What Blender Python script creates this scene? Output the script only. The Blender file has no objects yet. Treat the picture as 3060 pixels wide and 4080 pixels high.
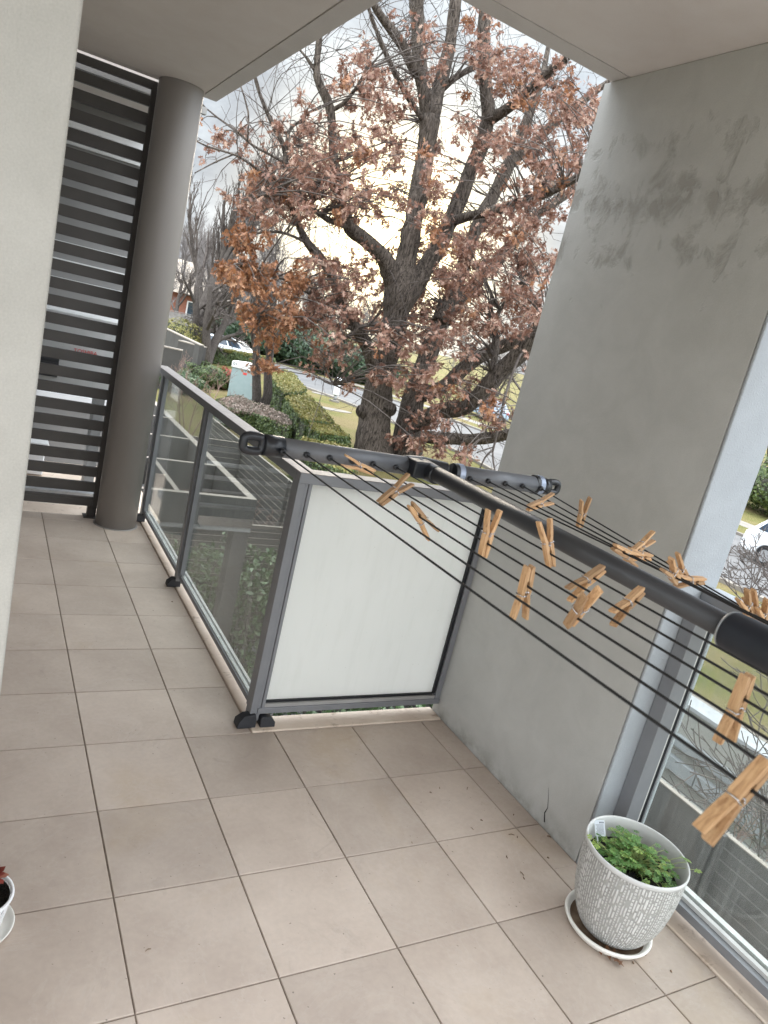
import bpy, bmesh, math, random
import numpy as np
from mathutils import Vector, Matrix

random.seed(7)
rng = np.random.default_rng(11)
SC = bpy.context.scene
COL = SC.collection
PI = math.pi

# ------------------------------------------------------------------ camera geometry
RC = np.array([[0.8611180353605559, -0.4539182549668761, 0.2289845998852378],
               [0.08577242866750838, -0.3142334495912028, -0.945463076824521],
               [0.5011175706929998, 0.8337958724806922, -0.23165841961152056]])
CC = np.array([-0.495488419936814, -2.6468548968227936, 1.8143441262661664]) * (5 / 6)
FPX = 2878.850636994051
DD = 3060 / 1659


def ray(x, y):
    return RC.T @ np.array([(x - 1530) / FPX, (y - 2040) / FPX, 1.0])


def Dray(x, y):
    return ray(x * DD, y * DD)


def onz(x, y, z):          # picture point (1659 wide frame) met with a level plane
    v = Dray(x, y)
    return CC + v * (z - CC[2]) / v[2]


def ony(x, y, Y):
    v = Dray(x, y)
    return CC + v * (Y - CC[1]) / v[1]


def onx(x, y, X):
    v = Dray(x, y)
    return CC + v * (X - CC[0]) / v[0]


def atd(x, y, d):
    return CC + Dray(x, y) * d


def proj(P):
    q = RC @ (np.asarray(P, float) - CC)
    return np.array([1530 + FPX * q[0] / q[2], 2040 + FPX * q[1] / q[2]]) / DD


# ------------------------------------------------------------------ mesh helpers
class MB:
    def __init__(self):
        self.v, self.f, self.s, self.t, self.uv = [], [], [], [], None

    def add(self, vs, fs, smooth=False, tint=None):
        o = len(self.v)
        self.v.extend([tuple(map(float, p)) for p in vs])
        tt = random.random() if tint is None else tint
        for q in fs:
            self.f.append(tuple(i + o for i in q))
            self.s.append(smooth)
            self.t.append(tt)
        return self

    def box(self, x0, x1, y0, y1, z0, z1, tint=None):
        vs = [(x, y, z) for z in (z0, z1) for y in (y0, y1) for x in (x0, x1)]
        return self.add(vs, [(0, 2, 3, 1), (4, 5, 7, 6), (0, 1, 5, 4), (2, 6, 7, 3), (0, 4, 6, 2), (1, 3, 7, 5)], tint=tint)

    def obox(self, c, ax, h, tint=None):
        c = np.array(c, float)
        A = [np.array(a, float) for a in ax]
        vs = []
        for k in (-1, 1):
            for j in (-1, 1):
                for i in (-1, 1):
                    vs.append(c + A[0] * h[0] * i + A[1] * h[1] * j + A[2] * h[2] * k)
        return self.add(vs, [(0, 2, 3, 1), (4, 5, 7, 6), (0, 1, 5, 4), (2, 6, 7, 3), (0, 4, 6, 2), (1, 3, 7, 5)], tint=tint)

    def prism(self, poly, a, b, axis='z', tint=None):
        n = len(poly)
        mk = {'z': lambda p, h: (p[0], p[1], h), 'y': lambda p, h: (p[0], h, p[1]), 'x': lambda p, h: (h, p[0], p[1])}[axis]
        vs = [mk(p, a) for p in poly] + [mk(p, b) for p in poly]
        fs = [tuple(range(n - 1, -1, -1)), tuple(range(n, 2 * n))] + [(i, (i + 1) % n, n + (i + 1) % n, n + i) for i in range(n)]
        return self.add(vs, fs, tint=tint)

    def tube(self, pts, rad, n=8, cap=True, smooth=True, tint=None, jit=0):
        P = [np.array(p, float) for p in pts]
        if not hasattr(rad, '__len__'):
            rad = [rad] * len(P)
        vs, fs = [], []
        T = []
        for i in range(len(P)):
            d = P[min(i + 1, len(P) - 1)] - P[max(i - 1, 0)]
            T.append(d / (np.linalg.norm(d) + 1e-12))
        u = np.cross(T[0], [0, 0, 1.0])
        if np.linalg.norm(u) < 1e-3:
            u = np.cross(T[0], [0, 1.0, 0])
        u /= np.linalg.norm(u)
        for i, p in enumerate(P):
            u = u - T[i] * (u @ T[i])
            u /= np.linalg.norm(u) + 1e-12
            w = np.cross(T[i], u)
            for k in range(n):
                a = 2 * PI * k / n
                r = rad[i] * (1 + jit * (random.random() - .5))
                vs.append(p + r * (math.cos(a) * u + math.sin(a) * w))
        for i in range(len(P) - 1):
            for k in range(n):
                fs.append((i * n + k, i * n + (k + 1) % n, (i + 1) * n + (k + 1) % n, (i + 1) * n + k))
        self.add(vs, fs, smooth, tint)
        if cap:
            o = len(self.v) - len(vs)
            tt = self.t[-1]
            for q in (tuple(range(n - 1, -1, -1)), tuple((len(P) - 1) * n + k for k in range(n))):
                self.f.append(tuple(i + o for i in q))
                self.s.append(False)
                self.t.append(tt)
        return self

    def lathe(self, prof, n=32, c=(0, 0, 0), smooth=True, tint=None):
        vs, fs = [], []
        for r, z in prof:
            for k in range(n):
                a = 2 * PI * k / n
                vs.append((c[0] + r * math.cos(a), c[1] + r * math.sin(a), c[2] + z))
        for i in range(len(prof) - 1):
            for k in range(n):
                fs.append((i * n + k, i * n + (k + 1) % n, (i + 1) * n + (k + 1) % n, (i + 1) * n + k))
        return self.add(vs, fs, smooth, tint)

    def build(self, name, mat, parent=None, origin=(0, 0, 0), bevel=0, seg=2, weld=False):
        me = bpy.data.meshes.new(name)
        O = np.array(origin, float)
        vv = (np.array(self.v) - O).tolist() if len(self.v) else []
        me.from_pydata(vv, [], self.f)
        me.polygons.foreach_set('use_smooth', self.s)
        at = me.attributes.new('tint', 'FLOAT', 'FACE')
        at.data.foreach_set('value', self.t)
        me.materials.append(mat)
        me.update()
        o = bpy.data.objects.new(name, me)
        COL.objects.link(o)
        if parent is not None:
            o.parent = parent
        else:
            o.location = O
        if bevel:
            m = o.modifiers.new('bevel', 'BEVEL')
            m.width = bevel
            m.segments = seg
            m.limit_method = 'ANGLE'
            m.angle_limit = math.radians(40)
            m.harden_normals = True
            for p in me.polygons:
                p.use_smooth = True
        return o


def tag(o, label=None, cat=None, group=None, kind=None):
    if label: o['label'] = label
    if cat: o['category'] = cat
    if group: o['group'] = group
    if kind: o['kind'] = kind
    return o


def empty(name, loc, label, cat, group=None, rot=None):
    o = bpy.data.objects.new(name, None)
    COL.objects.link(o)
    o.location = loc
    o.empty_display_size = .1
    if rot is not None:
        o.rotation_euler = rot
    return tag(o, label, cat, group)


def copy_tree(o, parent=None):
    c = o.copy()
    COL.objects.link(c)
    c.parent = parent
    for ch in list(o.children):
        copy_tree(ch, c)
    return c


def polys_mesh(name, mat, V, faces_per, nv, tint, parent=None, origin=(0, 0, 0), smooth=False):
    """many copies of one small polygon set: V (N, nv, 3); faces_per list of index tuples; tint (N,)"""
    N = V.shape[0]
    me = bpy.data.meshes.new(name)
    me.vertices.add(N * nv)
    me.vertices.foreach_set('co', (V.reshape(-1, 3) - np.array(origin)).astype(np.float32).ravel())
    loops = np.concatenate([np.array(f) for f in faces_per])
    L = (loops[None, :] + (np.arange(N) * nv)[:, None]).ravel().astype(np.int32)
    sizes = np.tile(np.array([len(f) for f in faces_per]), N)
    starts = np.concatenate([[0], np.cumsum(sizes)[:-1]]).astype(np.int32)
    me.loops.add(len(L))
    me.loops.foreach_set('vertex_index', L)
    me.polygons.add(len(sizes))
    me.polygons.foreach_set('loop_start', starts)
    try:
        me.polygons.foreach_set('loop_total', sizes.astype(np.int32))
    except Exception:
        pass
    at = me.attributes.new('tint', 'FLOAT', 'FACE')
    at.data.foreach_set('value', np.repeat(tint, len(faces_per)).astype(np.float32))
    me.materials.append(mat)
    me.update(calc_edges=True)
    me.validate()
    o = bpy.data.objects.new(name, me)
    COL.objects.link(o)
    if parent is not None:
        o.parent = parent
    else:
        o.location = origin
    return o


def frames(N, up=0.0):
    """random orthonormal frames (N,3) a, b, n"""
    n = rng.normal(size=(N, 3))
    n[:, 2] += up
    n /= np.linalg.norm(n, axis=1, keepdims=True)
    a = rng.normal(size=(N, 3))
    a -= n * np.sum(a * n, axis=1, keepdims=True)
    a /= np.linalg.norm(a, axis=1, keepdims=True)
    b = np.cross(n, a)
    return a, b, n


def spline(pts, step):
    """Catmull-Rom through rows of pts, resampled"""
    P = np.array(pts, float)
    if len(P) == 2:
        P = np.array([P[0], (P[0] + P[1]) / 2, P[1]])
    Q = np.vstack([2 * P[0] - P[1], P, 2 * P[-1] - P[-2]])
    out = []
    for i in range(1, len(Q) - 2):
        p0, p1, p2, p3 = Q[i - 1:i + 3]
        n = max(2, int(np.linalg.norm((p2 - p1)[:3]) / step))
        for t in np.linspace(0, 1, n, endpoint=False):
            out.append(.5 * ((2 * p1) + (-p0 + p2) * t + (2 * p0 - 5 * p1 + 4 * p2 - p3) * t * t + (-p0 + 3 * p1 - 3 * p2 + p3) * t ** 3))
    out.append(P[-1])
    return np.array(out)


# ------------------------------------------------------------------ materials
def newmat(name):
    m = bpy.data.materials.new(name)
    m.use_nodes = True
    nt = m.node_tree
    b = nt.nodes['Principled BSDF']
    return m, nt, b


class NT:
    def __init__(self, nt):
        self.nt = nt

    def n(self, t, **kw):
        nd = self.nt.nodes.new(t)
        for k, v in kw.items():
            setattr(nd, k, v)
        return nd

    def l(self, a, b):
        self.nt.links.new(a, b)

    def coord(self, scale=None, kind='Object'):
        tc = self.n('ShaderNodeTexCoord')
        out = tc.outputs[kind]
        if scale is not None:
            mp = self.n('ShaderNodeMapping')
            mp.inputs['Scale'].default_value = scale
            self.l(out, mp.inputs['Vector'])
            out = mp.outputs['Vector']
        return out

    def noise(self, vec, scale, detail=4, rough=.55, dist=0):
        nd = self.n('ShaderNodeTexNoise')
        nd.inputs['Scale'].default_value = scale
        nd.inputs['Detail'].default_value = detail
        nd.inputs['Roughness'].default_value = rough
        nd.inputs['Distortion'].default_value = dist
        self.l(vec, nd.inputs['Vector'])
        return nd.outputs['Fac']

    def ramp(self, fac, stops):
        nd = self.n('ShaderNodeValToRGB')
        el = nd.color_ramp.elements
        while len(el) < len(stops):
            el.new(.5)
        for e, (p, c) in zip(el, stops):
            e.position = p
            e.color = (*c, 1) if len(c) == 3 else c
        self.l(fac, nd.inputs['Fac'])
        return nd.outputs['Color']

    def mix(self, fac, a, b, mode='MIX'):
        nd = self.n('ShaderNodeMix', data_type='RGBA', blend_type=mode)
        for sk, v in ((nd.inputs['Factor'], fac), (nd.inputs['A'], a), (nd.inputs['B'], b)):
            if hasattr(v, 'is_linked') or hasattr(v, 'node'):
                self.l(v, sk)
            else:
                sk.default_value = (*v, 1) if hasattr(v, '__len__') and len(v) == 3 else v
        return nd.outputs['Result']

    def math(self, op, a, b=None, c=None, clamp=False):
        nd = self.n('ShaderNodeMath', operation=op, use_clamp=clamp)
        for i, v in enumerate((a, b, c)):
            if v is None: continue
            if hasattr(v, 'node'):
                self.l(v, nd.inputs[i])
            else:
                nd.inputs[i].default_value = v
        return nd.outputs[0]

    def bump(self, h, strength=.3, dist=.01):
        nd = self.n('ShaderNodeBump')
        nd.inputs['Strength'].default_value = strength
        nd.inputs['Distance'].default_value = dist
        self.l(h, nd.inputs['Height'])
        return nd.outputs['Normal']

    def attr(self, name='tint'):
        return self.n('ShaderNodeAttribute', attribute_name=name).outputs['Fac']


def mat(name, c1, c2=None, scale=6, rough=.6, metal=0., bump=0., bscale=60, bdist=.004, tint=0., stretch=None, spec=.5, detail=5, lo=.35, hi=.65, rvar=0.0):
    m, nt, b = newmat(name)
    k = NT(nt)
    vec = k.coord(stretch)
    if c2 is None:
        c2 = tuple(min(1, x * 1.12) for x in c1)
    colr = k.ramp(k.noise(vec, scale, detail), [(lo, c1), (hi, c2)])
    if tint:
        t = k.attr()
        g = k.math('MULTIPLY_ADD', t, 2 * tint, 1 - tint)
        cmb = k.n('ShaderNodeCombineColor')
        for i in range(3): k.l(g, cmb.inputs[i])
        colr = k.mix(1.0, colr, cmb.outputs[0], 'MULTIPLY')
    k.l(colr, b.inputs['Base Color'])
    b.inputs['Roughness'].default_value = rough
    if rvar:
        r = k.math('MULTIPLY_ADD', k.noise(vec, scale * 3, 4), rvar * 2, rough - rvar)
        k.l(r, b.inputs['Roughness'])
    b.inputs['Metallic'].default_value = metal
    b.inputs['Specular IOR Level'].default_value = spec
    if bump:
        k.l(k.bump(k.noise(vec, bscale, 3), bump, bdist), b.inputs['Normal'])
    return m


def leafmat(name, ca, cb, cc=None, trans=.35, rough=.55):
    """per-leaf colour from the 'tint' attribute, some light passing through"""
    m, nt, b = newmat(name)
    k = NT(nt)
    stops = [(0, ca), (1, cb)] if cc is None else [(0, ca), (.55, cb), (1, cc)]
    c = k.ramp(k.attr(), stops)
    k.l(c, b.inputs['Base Color'])
    b.inputs['Roughness'].default_value = rough
    tr = k.n('ShaderNodeBsdfTranslucent')
    k.l(c, tr.inputs['Color'])
    mx = k.n('ShaderNodeMixShader')
    mx.inputs[0].default_value = trans
    k.l(b.outputs[0], mx.inputs[1])
    k.l(tr.outputs[0], mx.inputs[2])
    k.l(mx.outputs[0], nt.nodes['Material Output'].inputs['Surface'])
    return m


M = {}


def tile_mat():
    m, nt, b = newmat('porcelain_tile')
    k = NT(nt)
    v = k.coord()
    cloud = k.noise(v, 3.2, 6, .6)
    c = k.ramp(cloud, [(.30, (.385, .31, .258)), (.70, (.50, .418, .356))])
    fine = k.noise(v, 60, 3)
    c = k.mix(.10, c, k.ramp(fine, [(.3, (.2, .17, .15)), (.7, (.55, .5, .46))]), 'OVERLAY')
    st = k.math('MULTIPLY', k.ramp(k.noise(v, 1.7, 5, .62, .4), [(.56, (0, 0, 0)), (.72, (1, 1, 1))]), .45)
    c = k.mix(st, c, (.37, .27, .165))
    gr = k.math('MULTIPLY', k.ramp(k.noise(v, 6.5, 8, .7, 1.2), [(.60, (0, 0, 0)), (.72, (1, 1, 1))]), .25)
    c = k.mix(gr, c, (.21, .17, .145))
    sp = k.ramp(k.noise(v, 95, 2, .4), [(.745, (0, 0, 0)), (.765, (1, 1, 1))])
    c = k.mix(k.math('MULTIPLY', sp, .7), c, (.09, .075, .06))
    wm = k.ramp(k.noise(v, 2.4, 7, .68, 1.5), [(.50, (0, 0, 0)), (.515, (1, 1, 1)), (.54, (0, 0, 0))])
    c = k.mix(k.math('MULTIPLY', wm, .10), c, (.55, .50, .46))
    t = k.math('MULTIPLY_ADD', k.attr(), .20, .90)
    cmb = k.n('ShaderNodeCombineColor')
    for i in range(3): k.l(t, cmb.inputs[i])
    c = k.mix(1.0, c, cmb.outputs[0], 'MULTIPLY')
    k.l(c, b.inputs['Base Color'])
    k.l(k.math('MULTIPLY_ADD', cloud, .3, .36), b.inputs['Roughness'])
    b.inputs['Specular IOR Level'].default_value = .4
    k.l(k.bump(k.noise(v, 140, 3), .12, .002), b.inputs['Normal'])
    return m


def plaster(name, c1, c2, peel=False, tex=.15, texscale=90, stretch=None, tdist=.003, blobs=False):
    m, nt, b = newmat(name)
    k = NT(nt)
    v = k.coord()
    base = k.ramp(k.noise(v, 1.4, 6, .6), [(.3, c1), (.7, c2)])
    base = k.mix(.09, base, k.ramp(k.noise(v, 320, 2, .6), [(.25, (.12, .12, .12)), (.75, (.88, .88, .88))]), 'OVERLAY')
    base = k.mix(.12, base, k.ramp(k.noise(v, 7, 6, .65, .6), [(.3, (.25, .25, .24)), (.7, (.75, .75, .75))]), 'OVERLAY')
    vv = k.coord(stretch) if stretch else v
    h = k.noise(vv, texscale, 2, .5)
    if blobs:
        h = k.ramp(h, [(.55, (0, 0, 0)), (.66, (1, 1, 1))])
        h2 = k.math('MULTIPLY', k.noise(v, 400, 2), .25)
        h = k.math('ADD', h, h2)
    nrm0 = k.bump(k.noise(v, 11, 4, .6), .12, .01)
    nrm = k.bump(h, tex, tdist)
    k.l(nrm0, nrm.node.inputs['Normal'])
    if peel:
        sep = k.n('ShaderNodeSeparateXYZ')
        k.l(v, sep.inputs[0])
        # weathered upper band of the wall where the paint has lifted
        zone = k.math('SUBTRACT', 1, k.math('ABSOLUTE', k.math('DIVIDE', k.math('SUBTRACT', sep.outputs['Z'], 2.12), .60)), clamp=True)
        zone = k.math('POWER', zone, .5)
        rows = k.math('MULTIPLY_ADD', k.math('SINE', k.math('MULTIPLY', sep.outputs['Z'], 33)), .09, .93)
        zone = k.math('MULTIPLY', zone, rows)
        n1 = k.noise(k.coord((1, 2.4, 1.7)), 5.0, 7, .62, .35)
        mask = k.ramp(k.math('MULTIPLY', n1, zone), [(.42, (0, 0, 0)), (.54, (1, 1, 1))])
        soft = k.ramp(k.math('MULTIPLY', k.noise(v, 3.2, 5), zone), [(.40, (0, 0, 0)), (.62, (1, 1, 1))])
        base = k.mix(k.math('MULTIPLY', soft, .35), base, tuple(x * .62 for x in c1))
        base = k.mix(k.math('MULTIPLY', mask, .46), base, (.22, .205, .175))
        n3 = k.ramp(k.math('MULTIPLY', k.noise(v, 9, 5, .6), zone), [(.62, (0, 0, 0)), (.66, (1, 1, 1))])
        base = k.mix(k.math('MULTIPLY', n3, .6), base, (.5, .5, .48))
        # damp stain along the foot of the wall
        low = k.math('SUBTRACT', 1, k.math('DIVIDE', sep.outputs['Z'], .09), clamp=True)
        dmp = k.math('MULTIPLY', low, k.ramp(k.noise(v, 9, 6, .65), [(.42, (0, 0, 0)), (.62, (1, 1, 1))]))
        base = k.mix(k.math('MULTIPLY', dmp, .5), base, (.14, .12, .085))
        nb = k.n('ShaderNodeBump')
        nb.inputs['Strength'].default_value = .55
        nb.inputs['Distance'].default_value = .006
        nb.invert = True
        k.l(mask, nb.inputs['Height'])
        k.l(nrm, nb.inputs['Normal'])
        nrm = nb.outputs['Normal']
    k.l(base, b.inputs['Base Color'])
    b.inputs['Roughness'].default_value = .8
    b.inputs['Specular IOR Level'].default_value = .25
    k.l(nrm, b.inputs['Normal'])
    return m


def kerb_mat():
    m, nt, b = newmat('painted_concrete_edge')
    k = NT(nt)
    v = k.coord()
    c = k.ramp(k.noise(v, 5, 6), [(.3, (.60, .475, .375)), (.7, (.74, .63, .525))])
    st = k.ramp(k.noise(v, 13, 8, .7, .6), [(.57, (0, 0, 0)), (.70, (1, 1, 1))])
    c = k.mix(k.math('MULTIPLY', st, .6), c, (.17, .09, .04))
    k.l(c, b.inputs['Base Color'])
    b.inputs['Roughness'].default_value = .75
    k.l(k.bump(k.noise(v, 70, 4), .4, .004), b.inputs['Normal'])
    return m


def glass_mat():
    m, nt, b = newmat('clear_glass')
    k = NT(nt)
    nt.nodes.remove(b)
    tr = k.n('ShaderNodeBsdfTransparent')
    tr.inputs['Color'].default_value = (.91, .93, .915, 1)
    gl = k.n('ShaderNodeBsdfGlossy')
    gl.inputs['Roughness'].default_value = .015
    fr = k.n('ShaderNodeFresnel')
    ge = k.n('ShaderNodeNewGeometry')
    k.l(k.math('MULTIPLY_ADD', ge.outputs['Backfacing'], 1 / 1.5 - 1.5, 1.5), fr.inputs['IOR'])
    mx = k.n('ShaderNodeMixShader')
    k.l(fr.outputs[0], mx.inputs[0])
    k.l(tr.outputs[0], mx.inputs[1])
    k.l(gl.outputs[0], mx.inputs[2])
    # thin film of dust and rain streaks
    df = k.n('ShaderNodeBsdfDiffuse')
    df.inputs['Color'].default_value = (.62, .64, .62, 1)
    v = k.coord((26, 26, 2.2))
    d = k.ramp(k.noise(v, 1.6, 6, .65), [(.45, (.055, .055, .055)), (.75, (.19, .19, .19))])
    m2 = k.n('ShaderNodeMixShader')
    k.l(d, m2.inputs[0])
    k.l(mx.outputs[0], m2.inputs[1])
    k.l(df.outputs[0], m2.inputs[2])
    k.l(m2.outputs[0], nt.nodes['Material Output'].inputs['Surface'])
    return m


def frost_mat():
    m, nt, b = newmat('frosted_glass')
    k = NT(nt)
    v = k.coord()
    c = k.ramp(k.noise(v, 2.2, 5), [(.3, (.885, .89, .865)), (.7, (.92, .922, .90))])
    dirt = k.ramp(k.noise(k.coord((9, 9, 1.1)), 2.5, 7, .7), [(.5, (0, 0, 0)), (.75, (1, 1, 1))])
    c = k.mix(k.math('MULTIPLY', dirt, .16), c, (.62, .63, .58))
    spk = k.ramp(k.noise(v, 70, 2), [(.74, (0, 0, 0)), (.77, (1, 1, 1))])
    c = k.mix(k.math('MULTIPLY', spk, .4), c, (.4, .4, .36))
    k.l(c, b.inputs['Base Color'])
    b.inputs['Roughness'].default_value = .35
    tr = k.n('ShaderNodeBsdfTranslucent')
    k.l(c, tr.inputs['Color'])
    mx = k.n('ShaderNodeMixShader')
    mx.inputs[0].default_value = .62
    k.l(b.outputs[0], mx.inputs[1])
    k.l(tr.outputs[0], mx.inputs[2])
    k.l(mx.outputs[0], nt.nodes['Material Output'].inputs['Surface'])
    return m


def bark_mat(name, ca, cb, sc=1.0):
    m, nt, b = newmat(name)
    k = NT(nt)
    v = k.coord((7 * sc, 7 * sc, 1.3 * sc))
    r = k.noise(v, 2.6, 7, .72, .9)
    c = k.ramp(r, [(.40, ca), (.60, cb)])
    big = k.noise(k.coord(), .9, 4)
    c = k.mix(k.math('MULTIPLY', big, .5), c, tuple(x * .55 for x in ca))
    k.l(c, b.inputs['Base Color'])
    b.inputs['Roughness'].default_value = .9
    b.inputs['Specular IOR Level'].default_value = .15
    k.l(k.bump(r, 1.0, .06 / sc), b.inputs['Normal'])
    return m


def grass_mat():
    m, nt, b = newmat('winter_lawn')
    k = NT(nt)
    v = k.coord()
    big = k.noise(v, .35, 6, .62, .3)
    c = k.ramp(big, [(.40, (.18, .145, .075)), (.56, (.14, .135, .05)), (.74, (.085, .11, .026))])
    f = k.noise(v, 26, 4, .7)
    c = k.mix(.55, c, k.ramp(f, [(.3, (.10, .11, .05)), (.55, (.5, .5, .42)), (.75, (.9, .82, .68))]), 'OVERLAY')
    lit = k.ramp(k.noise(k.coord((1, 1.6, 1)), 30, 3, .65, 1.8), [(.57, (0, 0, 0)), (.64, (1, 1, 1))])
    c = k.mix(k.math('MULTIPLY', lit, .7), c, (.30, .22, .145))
    k.l(c, b.inputs['Base Color'])
    b.inputs['Roughness'].default_value = .95
    b.inputs['Specular IOR Level'].default_value = .1
    k.l(k.bump(f, .9, .05), b.inputs['Normal'])
    return m


def pot_mat():
    m, nt, b = newmat('ribbed_resin_pot')
    k = NT(nt)
    uv = k.coord(None, 'UV')
    wob = k.noise(k.coord(), 7, 3)
    sep = k.n('ShaderNodeSeparateXYZ')
    k.l(uv, sep.inputs[0])
    uu = k.math('ADD', k.math('MULTIPLY', sep.outputs['X'], 104), k.math('MULTIPLY', wob, .9))
    colm = k.math('FLOOR', uu)
    fu = k.math('FRACT', uu)
    w1 = k.n('ShaderNodeTexWhiteNoise', noise_dimensions='1D'); k.l(colm, w1.inputs['W'])
    w2 = k.n('ShaderNodeTexWhiteNoise', noise_dimensions='1D'); k.l(k.math('ADD', colm, 41.7), w2.inputs['W'])
    width = k.math('MULTIPLY_ADD', w2.outputs[0], .22, .22)
    stripe = k.math('DIVIDE', k.math('SUBTRACT', width, k.math('ABSOLUTE', k.math('SUBTRACT', fu, .5))), .10, clamp=True)
    freq = k.math('MULTIPLY_ADD', k.math('POWER', w1.outputs[0], 1.6), 30, 5)
    vv = k.math('ADD', k.math('MULTIPLY', sep.outputs['Y'], freq), k.math('ADD', k.math('MULTIPLY', w2.outputs[0], 13), k.math('MULTIPLY', k.noise(k.coord(), 30, 2), 1.4)))
    fv = k.math('FRACT', vv)
    dash = k.math('DIVIDE', k.math('SUBTRACT', .41, k.math('ABSOLUTE', k.math('SUBTRACT', fv, .5))), .10, clamp=True)
    wear = k.ramp(k.noise(k.coord(), 38, 3, .6), [(.30, (0, 0, 0)), (.46, (1, 1, 1))])
    h = k.math('MULTIPLY', k.math('MULTIPLY', stripe, dash), wear)
    c = k.ramp(h, [(.05, (.36, .355, .335)), (.7, (.68, .67, .65))])
    k.l(c, b.inputs['Base Color'])
    b.inputs['Roughness'].default_value = .55
    k.l(k.bump(h, .9, .004), b.inputs['Normal'])
    return m


def wood_mat():
    m, nt, b = newmat('peg_wood')
    k = NT(nt)
    oi = k.n('ShaderNodeObjectInfo')
    v0 = k.coord((900, 500, 26))
    ad = k.n('ShaderNodeVectorMath', operation='ADD')
    k.l(v0, ad.inputs[0])
    sc = k.n('ShaderNodeVectorMath', operation='SCALE')
    sc.inputs[0].default_value = (17, 31, 7)
    k.l(oi.outputs['Random'], sc.inputs['Scale'])
    k.l(sc.outputs[0], ad.inputs[1])
    g = k.noise(ad.outputs[0], .7, 5, .6, .5)
    c = k.ramp(g, [(.28, (.30, .155, .07)), (.5, (.51, .305, .155)), (.72, (.63, .42, .24))])
    t = k.math('MULTIPLY_ADD', oi.outputs['Random'], .55, .72)
    cm = k.n('ShaderNodeCombineColor')
    for i in range(3): k.l(t, cm.inputs[i])
    c = k.mix(1.0, c, cm.outputs[0], 'MULTIPLY')
    k.l(c, b.inputs['Base Color'])
    b.inputs['Roughness'].default_value = .6
    k.l(k.bump(g, .15, .001), b.inputs['Normal'])
    return m


M['tile'] = tile_mat()
M['grout'] = mat('grout', (.15, .118, .092), (.25, .20, .16), 30, .9)
M['wall'] = plaster('grey_render', (.44, .435, .415), (.51, .505, .485), peel=True, tex=.14, texscale=160)
M['wall_end'] = plaster('pale_textured_render', (.33, .35, .37), (.38, .40, .42), tex=.35, texscale=150, blobs=True)
M['wall_left'] = plaster('pale_stipple_render', (.47, .455, .42), (.52, .505, .47), tex=.22, texscale=240, stretch=(1, 1, .3), blobs=True, tdist=.0016)
M['ceiling'] = plaster('painted_soffit', (.67, .61, .57), (.74, .685, .645), tex=.12, texscale=200)
M['soffit_edge'] = plaster('painted_slab_edge', (.60, .56, .53), (.66, .62, .59), tex=.15, texscale=120)
M['kerb'] = kerb_mat()
M['column'] = mat('grey_painted_steel', (.24, .218, .204), (.28, .257, .24), 2.2, .42, bump=.05, bscale=160, stretch=(1, 1, .25), rvar=.06)
M['louvre'] = mat('dark_bronze_aluminium', (.050, .044, .040), (.060, .053, .048), 8, .5, spec=.4)
M['louvre_edge'] = mat('louvre_grey', (.30, .29, .28), (.36, .35, .34), 8, .45)
M['alu'] = mat('grey_aluminium', (.205, .209, .222), (.23, .234, .247), 9, .42, metal=.15, rvar=.06)
M['alu_top'] = mat('taupe_handrail', (.235, .212, .198), (.295, .27, .253), 14, .5, rvar=.1)  # warmer and lighter than the aluminium of the rail sides
M['gasket'] = mat('black_gasket', (.008, .009, .012), None, 8, .5)
M['track'] = mat('pale_channel', (.50, .49, .47), (.58, .57, .55), 20, .5)
M['glass'] = glass_mat()
M['frost'] = frost_mat()
M['bracket'] = mat('black_cast_foot', (.014, .015, .019), (.024, .025, .03), 30, .5, bump=.1, bscale=120)
M['rack'] = mat('graphite_tube', (.115, .118, .128), (.135, .138, .148), 12, .45, metal=.15, rvar=.05)
M['beam_tube'] = mat('charcoal_tube', (.040, .041, .045), (.05, .051, .055), 12, .42, metal=.1, rvar=.05)
M['rack_dark'] = mat('black_plastic', (.010, .011, .014), (.016, .017, .021), 12, .35, rvar=.07)
M['rack_sleeve'] = mat('navy_black_sleeve', (.008, .011, .018), (.012, .015, .024), 12, .5)
M['cord'] = mat('black_line', (.007, .007, .008), None, 30, .6)
M['clip'] = mat('grey_clip', (.22, .26, .34), (.32, .36, .45), 40, .25, metal=.3)
M['wood'] = wood_mat()
M['steel'] = mat('spring_steel', (.55, .55, .56), (.7, .7, .71), 40, .25, metal=1)
M['pot'] = pot_mat()
M['pot_plain'] = mat('pot_resin', (.56, .555, .54), (.63, .625, .61), 12, .45, rvar=.08)
M['saucer'] = mat('cream_saucer', (.76, .73, .67), (.82, .795, .74), 9, .35, rvar=.08)
M['saucer_dirt'] = mat('saucer_dirt', (.10, .055, .03), (.26, .19, .13), 16, .8, bump=.4, bscale=50)
M['soil'] = mat('potting_soil', (.006, .005, .004), (.022, .018, .014), 70, .95, bump=1, bscale=90, bdist=.012)
M['herb'] = leafmat('herb_leaf', (.085, .20, .05), (.19, .36, .10), (.36, .46, .10), .35, .4)
M['stem'] = mat('herb_stem', (.18, .25, .07), (.30, .32, .12), 40, .5)
M['tag'] = mat('plant_tag_plastic', (.68, .73, .78), (.74, .79, .83), 20, .4)
M['ink'] = mat('dark_print', (.04, .05, .07), None, 30, .6)
M['deadleaf'] = leafmat('dry_leaf', (.10, .045, .025), (.22, .10, .05), (.32, .17, .09), .1, .6)
M['bark'] = bark_mat('oak_bark', (.030, .024, .020), (.215, .178, .150))
M['bark2'] = bark_mat('smooth_bark', (.05, .042, .038), (.15, .13, .118), 2)
M['twig'] = mat('twig_bark', (.075, .062, .056), (.14, .12, .11), 6, .9, spec=.1)
M['twig_far'] = mat('grey_twigs', (.15, .135, .13), (.22, .20, .195), 2, .9, spec=.1)
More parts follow.
